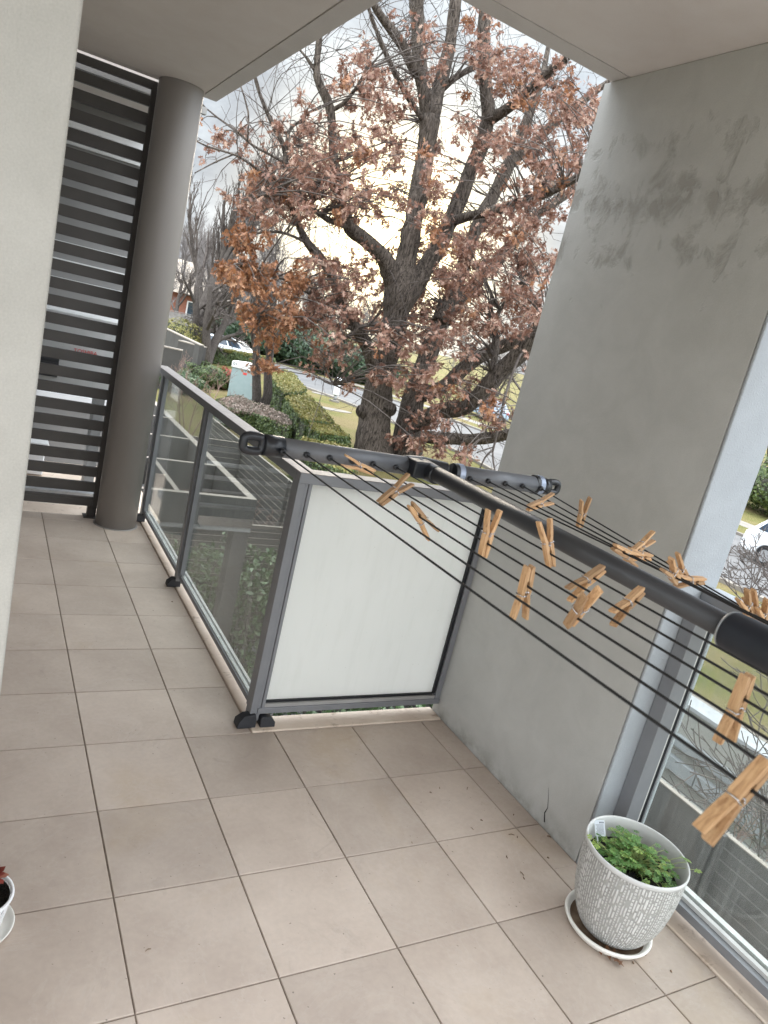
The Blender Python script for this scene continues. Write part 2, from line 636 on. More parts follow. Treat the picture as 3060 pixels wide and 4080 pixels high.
M['shrub_twig'] = mat('reddish_twigs', (.20, .125, .105), (.30, .21, .18), 9, .8, spec=.1)
M['oakleaf'] = leafmat('brown_oak_leaf', (.130, .060, .041), (.285, .15, .107), (.58, .425, .335), .45, .55)
M['oakleaf_o'] = leafmat('rust_oak_leaf', (.15, .058, .026), (.29, .125, .056), (.50, .30, .18), .30, .55)
M['grass'] = grass_mat()
M['road'] = mat('asphalt', (.10, .098, .098), (.135, .132, .13), 1.2, .9, bump=.3, bscale=120)
M['concrete'] = mat('pale_concrete', (.17, .15, .128), (.22, .198, .172), 2.5, .9, bump=.2, bscale=80)
M['paving'] = mat('courtyard_paving', (.10, .10, .10), (.15, .148, .145), 3, .8)
M['beam'] = mat('grey_rendered_beam', (.05, .046, .043), (.062, .058, .054), 2.5, .85, bump=.1, bscale=120)
M['coping'] = mat('cream_coping', (.24, .208, .175), (.30, .262, .225), 8, .8)
M['white_wall'] = mat('white_render', (.25, .245, .22), (.29, .282, .257), 3, .8)
M['white_cop'] = mat('white_coping', (.26, .268, .275), (.31, .318, .325), 5, .7)
M['block'] = mat('grey_block', (.19, .2, .207), (.22, .232, .24), 5, .8)
M['slat'] = mat('dark_slats', (.060, .055, .052), (.08, .074, .07), 5, .6)
M['slat_grey'] = mat('weathered_boards', (.17, .155, .145), (.25, .235, .22), 4, .8)
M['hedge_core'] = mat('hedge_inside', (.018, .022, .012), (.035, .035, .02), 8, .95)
M['hedge'] = leafmat('hedge_leaf', (.028, .05, .016), (.075, .11, .03), (.16, .19, .06), .25, .45)
M['hedge_top'] = leafmat('hedge_lit_new_growth', (.11, .12, .03), (.22, .205, .06), (.34, .27, .12), .25, .5)  # new growth colour, with skylight on the hedge tops painted in
M['glossy'] = leafmat('glossy_leaf', (.03, .06, .022), (.065, .115, .04), (.22, .27, .17), .2, .3)
M['pinkleaf'] = leafmat('pinkish_leaf', (.075, .085, .05), (.26, .20, .165), (.46, .36, .31), .2, .6)
M['redleaf'] = leafmat('red_leaf', (.16, .03, .02), (.36, .08, .06), (.46, .2, .13), .25, .5)
M['evergreen'] = leafmat('evergreen_leaf', (.012, .028, .014), (.03, .06, .024), (.07, .11, .045), .2, .5)
M['cab_green'] = mat('cabinet_paint', (.27, .35, .36), (.30, .38, .39), 4, .45)
M['cab_white'] = mat('cabinet_lid', (.72, .72, .71), (.78, .78, .77), 5, .5)
M['red'] = mat('red_sticker', (.62, .06, .05), None, 5, .5)
M['carwhite'] = mat('white_car_paint', (.74, .76, .78), (.76, .78, .80), 3, .22)
M['carblue'] = mat('silver_blue_paint', (.35, .45, .58), (.37, .47, .60), 3, .22, metal=.2)
M['carglass'] = mat('tinted_car_glass', (.03, .05, .075), (.04, .06, .085), 3, .08, spec=.8)
M['rubber'] = mat('tyre_rubber', (.012, .012, .013), None, 30, .8)
M['rim'] = mat('alloy_rim', (.42, .43, .44), (.5, .5, .51), 30, .35, metal=.7)
M['lamp'] = mat('head_lamp', (.55, .58, .6), None, 9, .15)
M['brick'] = mat('red_brick', (.25, .10, .07), (.33, .15, .10), 7, .9)
M['roof'] = mat('roof_tiles', (.30, .25, .20), (.42, .36, .30), 5, .85, stretch=(1, 1, 8))
M['acwhite'] = mat('ac_white', (.55, .55, .54), (.62, .62, .61), 6, .45)
M['grille'] = mat('ac_grille', (.05, .05, .055), None, 6, .5)
M['sign'] = mat('sign_white', (.78, .78, .79), None, 6, .5)
M['galv'] = mat('galvanised', (.33, .34, .35), (.42, .43, .44), 20, .45, metal=.5)
M['nb'] = mat('neighbour_render', (.19, .185, .18), (.23, .225, .22), 2, .85)
M['crack'] = mat('crack_dark', (.02, .016, .012), None, 40, .95)

# ------------------------------------------------------------------ balcony shell
T = 1 / 3
WX = 1.442      # face of the fin wall
FY = -.866      # its near end
CZ = 2.55


def balcony_floor():
    b = MB()
    b.box(-2.2, 1.555, -4.0, 0.0, -.22, -.004)
    b.box(-2.2, .58, 0.0, 2.46, -.22, -.0041)
    o = b.build('balcony_floor', M['grout'])
    t = MB()
    g = .0018

    def tilebox(x0, x1, y0, y1):
        if x1 - x0 < .02 or y1 - y0 < .02: return
        e = .0016
        z0, z1 = -.004, 0.0
        dz = random.uniform(-.0003, .0003)
        vs = [(x0, y0, z0), (x1, y0, z0), (x1, y1, z0), (x0, y1, z0),
              (x0, y0, z1 - e + dz), (x1, y0, z1 - e + dz), (x1, y1, z1 - e + dz), (x0, y1, z1 - e + dz),
              (x0 + e, y0 + e, z1 + dz), (x1 - e, y0 + e, z1 + dz), (x1 - e, y1 - e, z1 + dz), (x0 + e, y1 - e, z1 + dz)]
        fs = [(0, 1, 5, 4), (1, 2, 6, 5), (2, 3, 7, 6), (3, 0, 4, 7), (4, 5, 9, 8), (5, 6, 10, 9), (6, 7, 11, 10), (7, 4, 8, 11), (8, 9, 10, 11)]
        t.add(vs, fs)
    for i in range(-7, 5):
        for j in range(-12, 8):
            x0, x1, y0, y1 = i * T + g, (i + 1) * T - g, j * T + g, (j + 1) * T - g
            x0 = max(x0, -2.2)
            if y0 >= 0:
                x1 = min(x1, .578)
                y1 = min(y1, 2.455)
                tilebox(x0, x1, y0, y1)
            elif x1 > WX - .002 and y1 > FY and y0 < FY:
                tilebox(x0, min(x1, WX - .003), FY, y1)
                tilebox(x0, min(x1, 1.551), y0, FY)
            else:
                lim = WX - .003 if y0 >= FY - 1e-6 else 1.551
                tilebox(x0, min(x1, lim), y0, y1)
    tl = t.build('floor_tiles', M['tile'], o)
    tag(o, 'taupe porcelain floor tiles of the balcony with dark grout lines', 'floor', kind='structure')
    k = MB()
    k.box(.5825, .685, .1, 2.46, -.22, .003)
    k.box(.5825, WX - .002, .002, .1, -.22, .0035)
    k.box(1.5555, 1.66, -4.0, FY - .002, -.22, .004)
    kb = k.build('kerb', M['kerb'], bevel=.006)
    tag(kb, 'cream painted concrete edge strip round the balcony tiles, rust stained', 'kerb', kind='structure')


balcony_floor()

# ceiling with a drip groove set in from its edge
c = MB()
ex, ey, er = .628, .056, 1.72
gx, gy = .543, -.035
TOP = CZ + .26
c.box(-2.4, gx - .004, .2, 2.33, CZ, TOP)
c.box(-2.4, gx - .004, gy - .004, .2, CZ, TOP)
c.box(-2.4, 1.62, -4.2, gy - .004, CZ, TOP)
c.box(gx - .004, gx + .004, gy - .004, 2.33, CZ + .012, TOP)
c.box(gx + .004, 1.62, gy - .004, gy + .004, CZ + .012, TOP)
c.box(-2.4, gx + .004, 2.33, 2.338, CZ + .012, TOP)
ce = empty('balcony_ceiling', (0, 0, CZ), 'grey painted concrete ceiling slab over the balcony with a groove along its edge', 'ceiling')
c.build('soffit', M['ceiling'], ce, (0, 0, CZ))
c = MB()
c.box(gx + .004, ex, gy + .004, 2.405, CZ + .001, TOP)
c.box(ex, 1.72, gy + .004, ey, CZ + .001, TOP)
c.box(-2.4, gx + .004, 2.338, 2.405, CZ + .001, TOP)
c.box(1.62, 1.72, -4.2, gy - .004, CZ + .001, TOP)
c.build('slab_edge', M['soffit_edge'], ce, (0, 0, CZ))

# fin wall on the right
w = empty('fin_wall', (WX, FY, 0), 'tall grey rendered wall on the right with peeling paint near its top', 'wall')
b = MB()
b.box(WX, 1.64, FY + .012, .085, -3.6, CZ - .002)
b.build('wall_face', M['wall'], w, (WX, FY, 0))
b = MB()
b.box(WX + .001, 1.641, FY, FY + .0118, -3.6, CZ - .003)
b.build('wall_end', M['wall_end'], w, (WX, FY, 0), bevel=.006)
# crack at the foot of the wall and a chipped patch
cr = MB()
pts = [(0, .02), (.012, .05), (.006, .075), (.016, .105), (.03, .14)]
y0 = -.685
L, Rr = [], []
for i, (dy, z) in enumerate(pts):
    wd = [.0035, .0022, .0013, .001, .0004][i]
    L.append((WX - .0012, y0 + dy - wd, z)); Rr.append((WX - .0012, y0 + dy + wd, z))
cr.add(L + Rr[::-1], [tuple(range(len(L) * 2))])
cr.build('crack', M['crack'], w, (WX, FY, 0))

# building wall on the left (pier near the camera, unseen facade behind it blocking sidelight)
b = MB()
px = -.3365
b.box(-2.2, px, -1.05, -.80, -.2, CZ - .002)
b.box(-2.4, -2.2, -1.05, -.8, -.2, CZ - .002)
b.box(-1.5, -1.3, -.8, 2.46, -.2, CZ - .002)
o = b.build('rendered_wall', M['wall_left'], bevel=.005)
tag(o, 'pale stippled rendered wall end in the left foreground', 'wall')

# round column
cx, cy, cr_ = .417, 2.33, .121
b = MB()
b.lathe([(0, 0), (cr_, 0), (cr_, CZ - .001)], 64, (cx, cy, 0.0005))
b.lathe([(cr_ + .0005, 0), (cr_ + .012, 0), (cr_ + .012, .0025), (cr_ + .0005, .0025)], 64, (cx, cy, 0.0006))
o = b.build('round_column', M['column'], origin=(cx, cy, 0))
tag(o, 'smooth round grey column standing between louvre screen and glass railing', 'column')

# louvre privacy screen
lo = empty('louvre_screen', (-.3, 2.43, 0), 'dark horizontal slatted privacy screen between wall and round column', 'screen')
b = MB()
zs = [2.485, 2.395] + [2.296 - .0977 * i for i in range(23)]
X0 = -1.29
edges = [2.545] + zs + [.05]
for i, z in enumerate(zs):
    top = z - .019
    bot = (zs[i + 1] + .018) if i + 1 < len(zs) else .095
    if i == 0:
        b.box(X0, .3, 2.43, 2.458, top + .036, 2.545)
    b.box(X0, .282, 2.43, 2.458, bot, top)
b.build('slat_panel', M['louvre'], lo, (-.3, 2.43, 0), bevel=.002)
b = MB()
b.box(.282, .310, 2.428, 2.462, .06, 2.545)
b.box(X0, .282, 2.428, 2.462, .072, .112)
b.build('frame', M['louvre'], lo, (-.3, 2.43, 0), bevel=.002)
b = MB()
b.box(.255, .308, 2.425, 2.465, .006, .071)
b.box(.235, .315, 2.40, 2.49, .0005, .006)
b.build('foot', M['louvre'], lo, (-.3, 2.43, 0), bevel=.002)

# neighbouring balcony behind the louvres
nb = empty('neighbour_balcony', (-.3, 4.5, 0), 'grey neighbouring balcony glimpsed through the dark louvre gaps', 'balcony')
b = MB()
b.box(-1.5, .72, 2.47, 7.6, -.22, -.005)
b.build('floor_slab', M['kerb'], nb, (-.3, 4.5, 0))
b = MB()
b.box(-1.5, .55, 2.56, 7.6, CZ - .01, TOP)
b.build('soffit', M['ceiling'], nb, (-.3, 4.5, 0))
b = MB()
b.box(-1.5, .80, 3.75, 3.9, -.004, CZ - .012)
b.box(-1.5, -1.3, 2.47, 3.75, -.004, CZ - .012)
b.build('back_wall', M['nb'], nb, (-.3, 4.5, 0))
b = MB()
b.box(-1.3, .62, 2.56, 2.60, 2.50, 2.538)
b.build('head_rail', M['louvre_edge'], nb, (-.3, 4.5, 0))

b = MB()
for z, h in ((2.418, .05), (.535, .055)):  # white strips standing in for bright sky between the louvres
    b = MB()
    b.box(-1.29, .79, 3.715, 3.749, z - h, z)
    b.build('sky_strip', M['sign'], nb, (-.3, 4.5, 0))
for z, h in ((2.28, .02), (1.86, .02), (1.62, .022), (1.50, .022), (1.37, .02), (1.12, .015)):  # pale strips added to lighten these louvre gaps
    b = MB()
    b.box(-1.29, .79, 3.725, 3.749, z - h, z)
    b.build('pale_strip', M['acwhite'], nb, (-.3, 4.5, 0))
# air-conditioner behind the louvres
ac = empty('air_conditioner', (0, 2.9, 0), 'white outdoor air conditioner behind the louvres with red lettering', 'air conditioner')
b = MB()
b.box(-.42, .42, 2.78, 3.08, .74, 1.20)
b.build('casing', M['acwhite'], ac, (0, 2.9, 0), bevel=.01)
b = MB()
b.box(-.38, .02, 2.772, 2.7795, .79, .96)
for i in range(7):
    b.box(-.38, .02, 2.764, 2.7717, .80 + .024 * i, .808 + .024 * i)
b.build('grille', M['grille'], ac, (0, 2.9, 0))
b = MB()
b.box(-.40, .40, 2.78, 3.06, .004, .05)
for x in (-.3, .3):
    b.box(x - .03, x + .03, 2.85, 3.0, .05, .739)
b.build('stand', M['galv'], ac, (0, 2.9, 0))


def text(name, body, size, matl, parent, loc, rot, origin=(0, 0, 0), ext=.001, align='CENTER'):
    cu = bpy.data.curves.new(name, 'FONT')
    cu.body = body
    cu.size = size
    cu.extrude = ext
    cu.align_x = align
    cu.align_y = 'CENTER'
    tmp = bpy.data.objects.new(name, cu)
    COL.objects.link(tmp)
    dg = bpy.context.evaluated_depsgraph_get()
    me = bpy.data.meshes.new_from_object(tmp.evaluated_get(dg))
    bpy.data.objects.remove(tmp)
    me.materials.clear()
    me.materials.append(matl)
    o = bpy.data.objects.new(name, me)
    COL.objects.link(o)
    o.parent = parent
    o.location = Vector(loc) - Vector(origin)
    o.rotation_euler = rot
    return o


text('lettering', 'TOSHIBA', .034, M['red'], ac, (.165, 2.776, .976), (PI / 2, 0, 0), (0, 2.9, 0))
# white storage box lower down, and a low table
bx = empty('storage_box', (-.2, 3.7, 0), 'white lidded storage box behind the lower louvres', 'box')
b = MB()
b.prism([(-.75, 3.3), (.05, 3.3), (.05, 3.65), (-.75, 3.65)], .0, .20)
b.build('box_body', M['sign'], bx, (-.2, 3.7, 0), bevel=.01)
b = MB()
b.box(-.77, .07, 3.28, 3.67, .201, .24)
b.build('lid', M['cab_white'], bx, (-.2, 3.7, 0), bevel=.01)

# ------------------------------------------------------------------ balustrades
ba = empty('glass_balustrade', (.6, 0.067, 0), 'grey aluminium balustrade turning the corner with clear panes and one frosted white panel', 'balustrade')
OB = (.6, .067, 0)
RT = 1.0


def bp(bm, name, m, bevel=0.0):
    return bm.build(name, M[m], ba, OB, bevel=bevel)


# top rails
b = MB(); b.box(.574, .642, .0725, 2.62, .963, .998); bp(b, 'handrail', 'alu', .003)
b = MB(); b.box(.574, .642, .036, 2.62, .9982, 1.0005); b.box(.643, WX - .004, .036, .104, .9978, 1.0002); bp(b, 'handrail_cap', 'alu_top')
b = MB(); b.box(.574, WX - .003, .036, .072, .961, .9976); b.box(.643, WX - .003, .0722, .104, .963, .9975); bp(b, 'handrail', 'alu', .003)
# posts
b = MB()
b.box(.578, .604, .046, .094, .018, .962)
b.box(.605, .618, .05, .09, .018, .961)
b.box(.619, .632, .046, .09, .06, .9605)
b.box(.58, .60, .0945, .108, .06, .962)
bp(b, 'post', 'alu', .0015)
for y in (1.372, 2.44):
    b = MB()
    b.box(.580, .618, y - .020, y + .020, .02, .9625)
    bp(b, 'post', 'alu', .0015)
    b = MB()
    b.box(.592, .612, y - .0365, y - .0275, .08, .962)
    bp(b, 'gasket', 'gasket')
    b = MB()
    b.box(.588, .616, y - .0274, y - .0205, .06, .962)
    b.box(.590, .614, y - .050, y - .037, .08, .962)
    bp(b, 'glazing_bead', 'alu')
b = MB(); b.box(1.413, WX - .004, .048, .09, .055, .9605); bp(b, 'post', 'alu', .0015)
b = MB(); b.box(1.400, 1.4125, .055, .088, .098, .9605); b.box(.633, 1.4, .058, .085, .0885, .0975); bp(b, 'gasket', 'gasket')
# bottom rails
b = MB(); b.box(.594, .640, .109, 2.42, .050, .0735); bp(b, 'bottom_rail', 'alu', .002)
b = MB(); b.box(.603, .617, .11, 2.42, .0737, .0775); b.box(.626, .638, .11, 2.42, .0737, .079); bp(b, 'channel', 'track')
b = MB(); b.box(.606, WX - .004, .044, .09, .050, .0735); bp(b, 'bottom_rail', 'alu', .002)
b = MB(); b.box(.634, 1.41, .05, .084, .0737, .0882); bp(b, 'channel', 'louvre_edge')
# panes
for y0_, y1_ in ((.11, 1.334), (1.394, 2.402)):
    b = MB(); b.box(.606, .612, y0_, y1_, .0785, .962); bp(b, 'glass_pane', 'glass')
b = MB(); b.box(.6335, 1.3995, .066, .076, .0978, .9608); bp(b, 'frosted_pane', 'frost')


def foot(x, y, d, s=1.0):
    """cast black foot: faceted lump beside the post"""
    b = MB()
    X, Y = d
    pl = [(-.03, .0), (-.028, .022), (-.008, .042), (.03, .046), (.034, .03), (.034, 0)]
    vs = []
    for k, wd in ((-1, .022), (1, .022)):
        for p, z in pl:
            ws = wd if z < .03 else wd * .72
            vs.append((x + s * (p * X - k * ws * Y), y + s * (p * Y + k * ws * X), .001 + z * s))
    n = len(pl)
    b.add(vs, [tuple(range(n - 1, -1, -1)), tuple(range(n, 2 * n))] + [(i, (i + 1) % n, n + (i + 1) % n, n + i) for i in range(n)])
    return b.build('foot', M['bracket'], ba, OB, bevel=.004)


foot(.565, .052, (1, 0), 1.15)
foot(.652, .045, (-1, 0), .95)
foot(.572, 1.372, (1, 0), 1.1)
foot(.572, 2.43, (1, 0), 1.1)
b = MB(); b.box(.625, .66, .07, .13, .006, .05); bp(b, 'base_plate', 'galv', .002)

# right balustrade past the wall end
rb = empty('side_balustrade', (1.6, -1.0, 0), 'grey framed clear glass balustrade beyond the wall, beside the potted plant', 'balustrade')
OR_ = (1.6, -1.0, 0)


def rp(bm, name, m, bevel=0.0):
    return bm.build(name, M[m], rb, OR_, bevel=bevel)


b = MB(); b.box(1.527, 1.592, FY - .05, FY - .0015, .02, .962); rp(b, 'post', 'alu', .002)
b = MB(); b.box(1.593, 1.604, FY - .045, FY - .008, .06, .962); rp(b, 'glazing_bead', 'track')
b = MB(); b.box(1.6045, 1.618, FY - .045, FY - .012, .07, .962); b.box(1.617, 1.629, -4.0, FY - .051, .074, .0775); rp(b, 'gasket', 'gasket')
b = MB(); b.box(1.6183, 1.632, FY - .05, FY - .012, .06, .962); rp(b, 'outer_bead', 'wall_end')
b = MB(); b.box(1.575, 1.662, -4.0, FY - .052, .046, .0735); rp(b, 'bottom_rail', 'alu', .002)
b = MB(); b.box(1.600, 1.6165, -4.0, FY - .052, .0738, .086); b.box(1.630, 1.652, -4.0, FY - .052, .0738, .089); rp(b, 'channel', 'track')
b = MB(); b.box(1.618, 1.624, -4.0, FY - .051, .078, .962); rp(b, 'glass_pane', 'glass')
b = MB(); b.box(1.572, 1.648, -4.0, FY - .003, .9625, .9975); rp(b, 'handrail', 'alu', .003)
b = MB(); b.box(1.572, 1.648, -4.0, FY - .003, .998, 1.0); rp(b, 'handrail_cap', 'wall_end')

# ------------------------------------------------------------------ clothes rack
RZ = 1.26
rk = empty('drying_rack', (.43, -2.05, 0), 'dark grey folding clothes airer with black lines crossing the foreground', 'clothes airer')
ORK = (.43, -2.05, 0)


def kp(bm, name, m, bevel=0.0):
    return bm.build(name, M[m], rk, ORK, bevel=bevel)


AY = -.935
armL = onz(515, 945, RZ); armR = onz(1213, 1053, RZ)
LH = [onz(597, 962, RZ), onz(655, 974, RZ), onz(711, 985, RZ), onz(765, 995, RZ), onz(818, 1006, RZ), onz(868, 1013, RZ)]
RH = [onz(x / DD, y / DD, RZ) for x, y in ((1861.5, 1896.4), (1941, 1910), (2014.7, 1922), (2088.8, 1933.8))]
LX = [p[0] for p in LH]
RX = [p[0] for p in RH] + [.742]
YL = float(np.mean([p[1] for p in LH])) + .012
YR = float(np.mean([p[1] for p in RH])) + .010
r1 = .0195
b = MB()
b.tube([(.075, YL + .012, RZ), (.395, YL + .005, RZ)], r1, 28); kp(b, 'arm_tube', 'rack')
b = MB(); b.tube([(.500, YR + .010, RZ), (.742, YR + .006, RZ)], r1, 28); kp(b, 'arm_tube', 'rack')
# left end cap with an eye in it
b = MB()
b.tube([(.110, YL + .012, RZ), (.085, YL + .012, RZ), (.070, YL + .012, RZ)], [.0205, .0212, .0205], 28)
n_ = 20
ring = []
for k in range(n_):
    a = 2 * PI * k / n_
    ca, sa = math.cos(a), math.sin(a)
    ring.append((.050 + .0195 * math.copysign(abs(ca) ** .6, ca), YL + .012, RZ + .0145 * math.copysign(abs(sa) ** .6, sa)))
b.tube(ring + [ring[0], ring[1]], .0088, 12, cap=False)
kp(b, 'end_cap', 'rack_dark')
# hub between arms and beam
b = MB()
b.tube([(.385, YL + .006, RZ), (.43, YL + .012, RZ), (.49, YR + .014, RZ)], [.0215, .0235, .0205], 24)
b.tube([(.430, YL + .01, RZ), (.430, YL - .03, RZ), (.430, YL - .06, RZ)], [.021, .0205, .0195], 24)
b.add(*(lambda s: (s.v, s.f))(MB().obox((.412, YL - .008, RZ + .002), [(1, 0, 0), (0, 1, 0), (0, 0, 1)], (.026, .03, .018))))
kp(b, 'hub', 'rack_dark', .004)
b = MB(); b.lathe([(0, .0), (.0042, 0), (.0042, .002), (0, .003)], 12, (.415, YL - .01, RZ + .0198)); kp(b, 'screw', 'galv')
# clips on the right arm
for i, x in enumerate((.512, .745)):
    b = MB()
    b.tube([(x - .012, YR + .009, RZ), (x + .012, YR + .008, RZ)], .0225, 24)
    kp(b, 'collar', 'rack_dark', .002)
    b = MB()
    b.tube([(x - .002, YR + .009, RZ), (x + .013, YR + .008, RZ)], .0235, 24)
    kp(b, 'clip', 'clip', .002)
b = MB()
b.tube([(.757, YR + .006, RZ), (.778, YR + .006, RZ)], [.0205, .018], 24)
ring = []
for k in range(n_):
    a = 2 * PI * k / n_
    ca, sa = math.cos(a), math.sin(a)
    ring.append((.793 + .0185 * math.copysign(abs(ca) ** .6, ca), YR + .006, RZ + .0125 * math.copysign(abs(sa) ** .6, sa)))
b.tube(ring + [ring[0], ring[1]], .0078, 12, cap=False)
kp(b, 'end_cap', 'rack_dark')
# beam
b = MB(); b.tube([(.430, YL - .055, RZ + .002), (.430, -1.715, RZ + .002)], .0165, 28); kp(b, 'beam', 'beam_tube')
b = MB(); b.tube([(.430, -1.692, RZ), (.430, -1.715, RZ), (.430, -2.14, RZ)], [.0255, .027, .027], 28); kp(b, 'sleeve', 'rack_sleeve', .003)
b = MB(); b.tube([(.430, -1.689, RZ), (.430, -1.6925, RZ)], [.0245, .0260], 24); kp(b, 'sleeve_highlight', 'galv')  # pale ring drawn as the highlight on the sleeve edge
# near arms, pole and legs (behind the picture frame)
b = MB(); b.tube([(.05, -2.1, RZ), (.41, -2.1, RZ)], r1, 20); kp(b, 'arm_tube', 'rack')
zR = lambda x: 1.26 + (1.265 + (x - .54) * -.26 - 1.26) * (1.155 / .655)
b = MB(); b.tube([(.455, -2.1, zR(.455)), (.80, -2.1, zR(.80))], r1, 20); kp(b, 'arm_tube', 'rack')
b = MB(); b.tube([(.43, -2.12, RZ), (.43, -2.12, .32)], .016, 20); kp(b, 'pole', 'rack')
for a in (.3, 2.4, 4.5):
    b = MB(); b.tube([(.43, -2.12, .34), (.43 + .36 * math.cos(a), -2.12 + .36 * math.sin(a), .012)], .011, 14); kp(b, 'leg', 'rack')
# eyelets and lines
WIRES = []
for x in LX:
    WIRES.append((np.array([x, YL - r1 + .007, RZ - .003]), np.array([x, -2.1, RZ])))
for i, x in enumerate(RX):
    z0 = RZ - .003
    WIRES.append((np.array([x, YR - r1 + .007, z0]), np.array([x, -2.1, zR(x)])))
for (A, B), side in zip(WIRES, 'L' * len(LX) + 'R' * len(RX)):
    b = MB()
    b.tube([A + (0, .002, 0), A + (0, -.0045, 0), A + (0, -.0065, 0)], [.0062, .0062, .0036], 14)
    kp(b, 'eyelet', 'rack_dark')
for A, B in WIRES:
    b = MB()
    n = 14
    pts = []
    sag = random.uniform(.001, .004)
    for i in range(n + 1):
        t = i / n
        p = A * (1 - t) + B * t
        pts.append((p[0], p[1], p[2] - sag * 4 * t * (1 - t)))
    b.tube(pts, .0016, 8)
    kp(b, 'line', 'cord')

# ------------------------------------------------------------------ pegs


def make_peg():
    t = empty('clothes_peg', (0, 0, 0), 'peg', 'clothes peg', 'wooden pegs clipped to the clothes lines')
    for s in (1, -1):
        b = MB()
        pr = [(.0030, -.0235), (.0004, -.019), (.0004, -.0045), (.0017, -.003), (.0022, 0), (.0017, .003), (.0004, .0045), (.0006, .0085),
              (.0021, .0105), (.0021, .0135), (.0010, .0155), (.0036, .0235), (.0086, .0500), (.0128, .0505), (.0105, .032), (.0078, .0185), (.0068, .0165), (.0068, .0135), (.0080, .0115), (.0072, -.010), (.0058, -.0235)]
        b.prism([(x * s, z) for x, z in (pr if s > 0 else pr[::-1])], -.0052, .0052, 'y')
        b.build('prong', M['wood'], t, bevel=.0006, seg=1)
    b = MB()
    zc = .0125
    hel = []
    for i in range(41):
        a = 2 * PI * 3 * i / 40
        hel.append((.0026 * math.cos(a), -.0062 + .0124 * i / 40, zc + .0026 * math.sin(a)))
    b.tube(hel, .00075, 6)
    for s in (1, -1):
        y = .0064
        b.tube([(0, -s * y, zc + .0026), (s * .006, -s * y * 1.05, zc + .003), (s * .0084, -s * y * .9, zc + .0025), (s * .0084, 0, zc + .0022), (s * .0084, s * y * .8, zc + .0025)], .00075, 6)
    b.build('spring', M['steel'], t)
    return t


def S(reg, wid, p):
    s = (reg[2] - reg[0]) / wid
    return np.array([reg[0] + p[0] * s, reg[1] + p[1] * s]) / DD


c2 = (1700, 1800, 2700, 2600); c1 = (900, 1650, 1900, 2300); c3 = (2300, 2000, 3060, 2700); c4 = (2300, 2500, 3060, 3400)
PEGS = [  # frame, wire crossing, tails, jaws, wires allowed, label
    (c2, (410, 575), (440, 400), (365, 705), 'L', 'upright peg with open tails upward beside the frosted panel edge'),
    (c2, (790, 690), (755, 505), (795, 830), 'L', 'wide open V-shaped peg just under the middle of the thick beam'),
    (c2, (1110, 795), (965, 880), (1205, 700), 'L', 'slanting peg under the beam, left of the one with reddish tip'),
    (c2, (1380, 930), (1230, 1010), (1435, 830), 'L', 'slanting peg under the beam with a reddish brown stained tip'),
    (c2, (660, 870), (570, 1125), (655, 785), 'L', 'brown peg hanging tails down on the third line, before the grey wall'),
    (c2, (985, 1070), (1055, 960), (895, 1170), 'L', 'pale blond peg leaning on the line below the two slanting pegs'),
    (c1, (925, 345), (820, 290), (1020, 370), 'L', 'peg lying along the far cross arm of the airer'),
    (c1, (1085, 530), (1190, 430), (985, 590), 'L', 'tilted peg in front of the handrail over the frosted panel'),
    (c1, (1275, 655), (1345, 755), (1190, 550), 'L', 'peg with tails down in front of the frosted white panel'),
    (c2, (722, 345), (812, 295), (660, 360), 'R', 'pale peg just below the silver far right arm'),
    (c2, (1030, 430), (1050, 317), (1005, 495), 'R', 'upright peg alone before the grey wall, under the right end cap'),
    (c2, (1390, 640), (1488, 562), (1340, 680), 'R', 'tilted peg above two pale pegs lying flat behind the beam'),
    (c2, (1285, 665), (1360, 705), (1180, 615), 'R', 'pale peg lying flat along the top of the thick beam'),
    (c2, (1430, 690), (1385, 685), (1525, 690), 'R', 'pale peg lying level against the grey wall behind the beam'),
    (c3, (915, 630), (838, 500), (945, 700), 'R', 'open-tailed peg in front of the pale wall end'),
    (c3, (825, 665), (745, 550), (850, 700), 'R', 'half hidden peg rising behind the beam, left of the pale wall end'),
    (c3, (1020, 695), (915, 720), (1160, 700), 'R', 'pale peg lying flat above the beam before the pale wall end'),
    (c3, (1555, 960), (1490, 775), (1580, 1020), 'R', 'large open-tailed peg of the bunch at the right picture edge'),
    (c3, (1480, 940), (1445, 825), (1500, 1000), 'R', 'plain faced peg on the left of the bunch above the black sleeve'),
    (c3, (1625, 980), (1620, 880), (1640, 1040), 'R', 'short looking dark peg at the right side of the bunch'),
    (c4, (1440, 560), (1285, 1000), (1500, 445), 'L', 'brown peg hanging tails down in front of the lawn'),
    (c4, (1430, 1420), (1065, 1740), (1640, 1090), 'L', 'largest nearest peg over the bare shrub at the right edge'),
]
proto = None
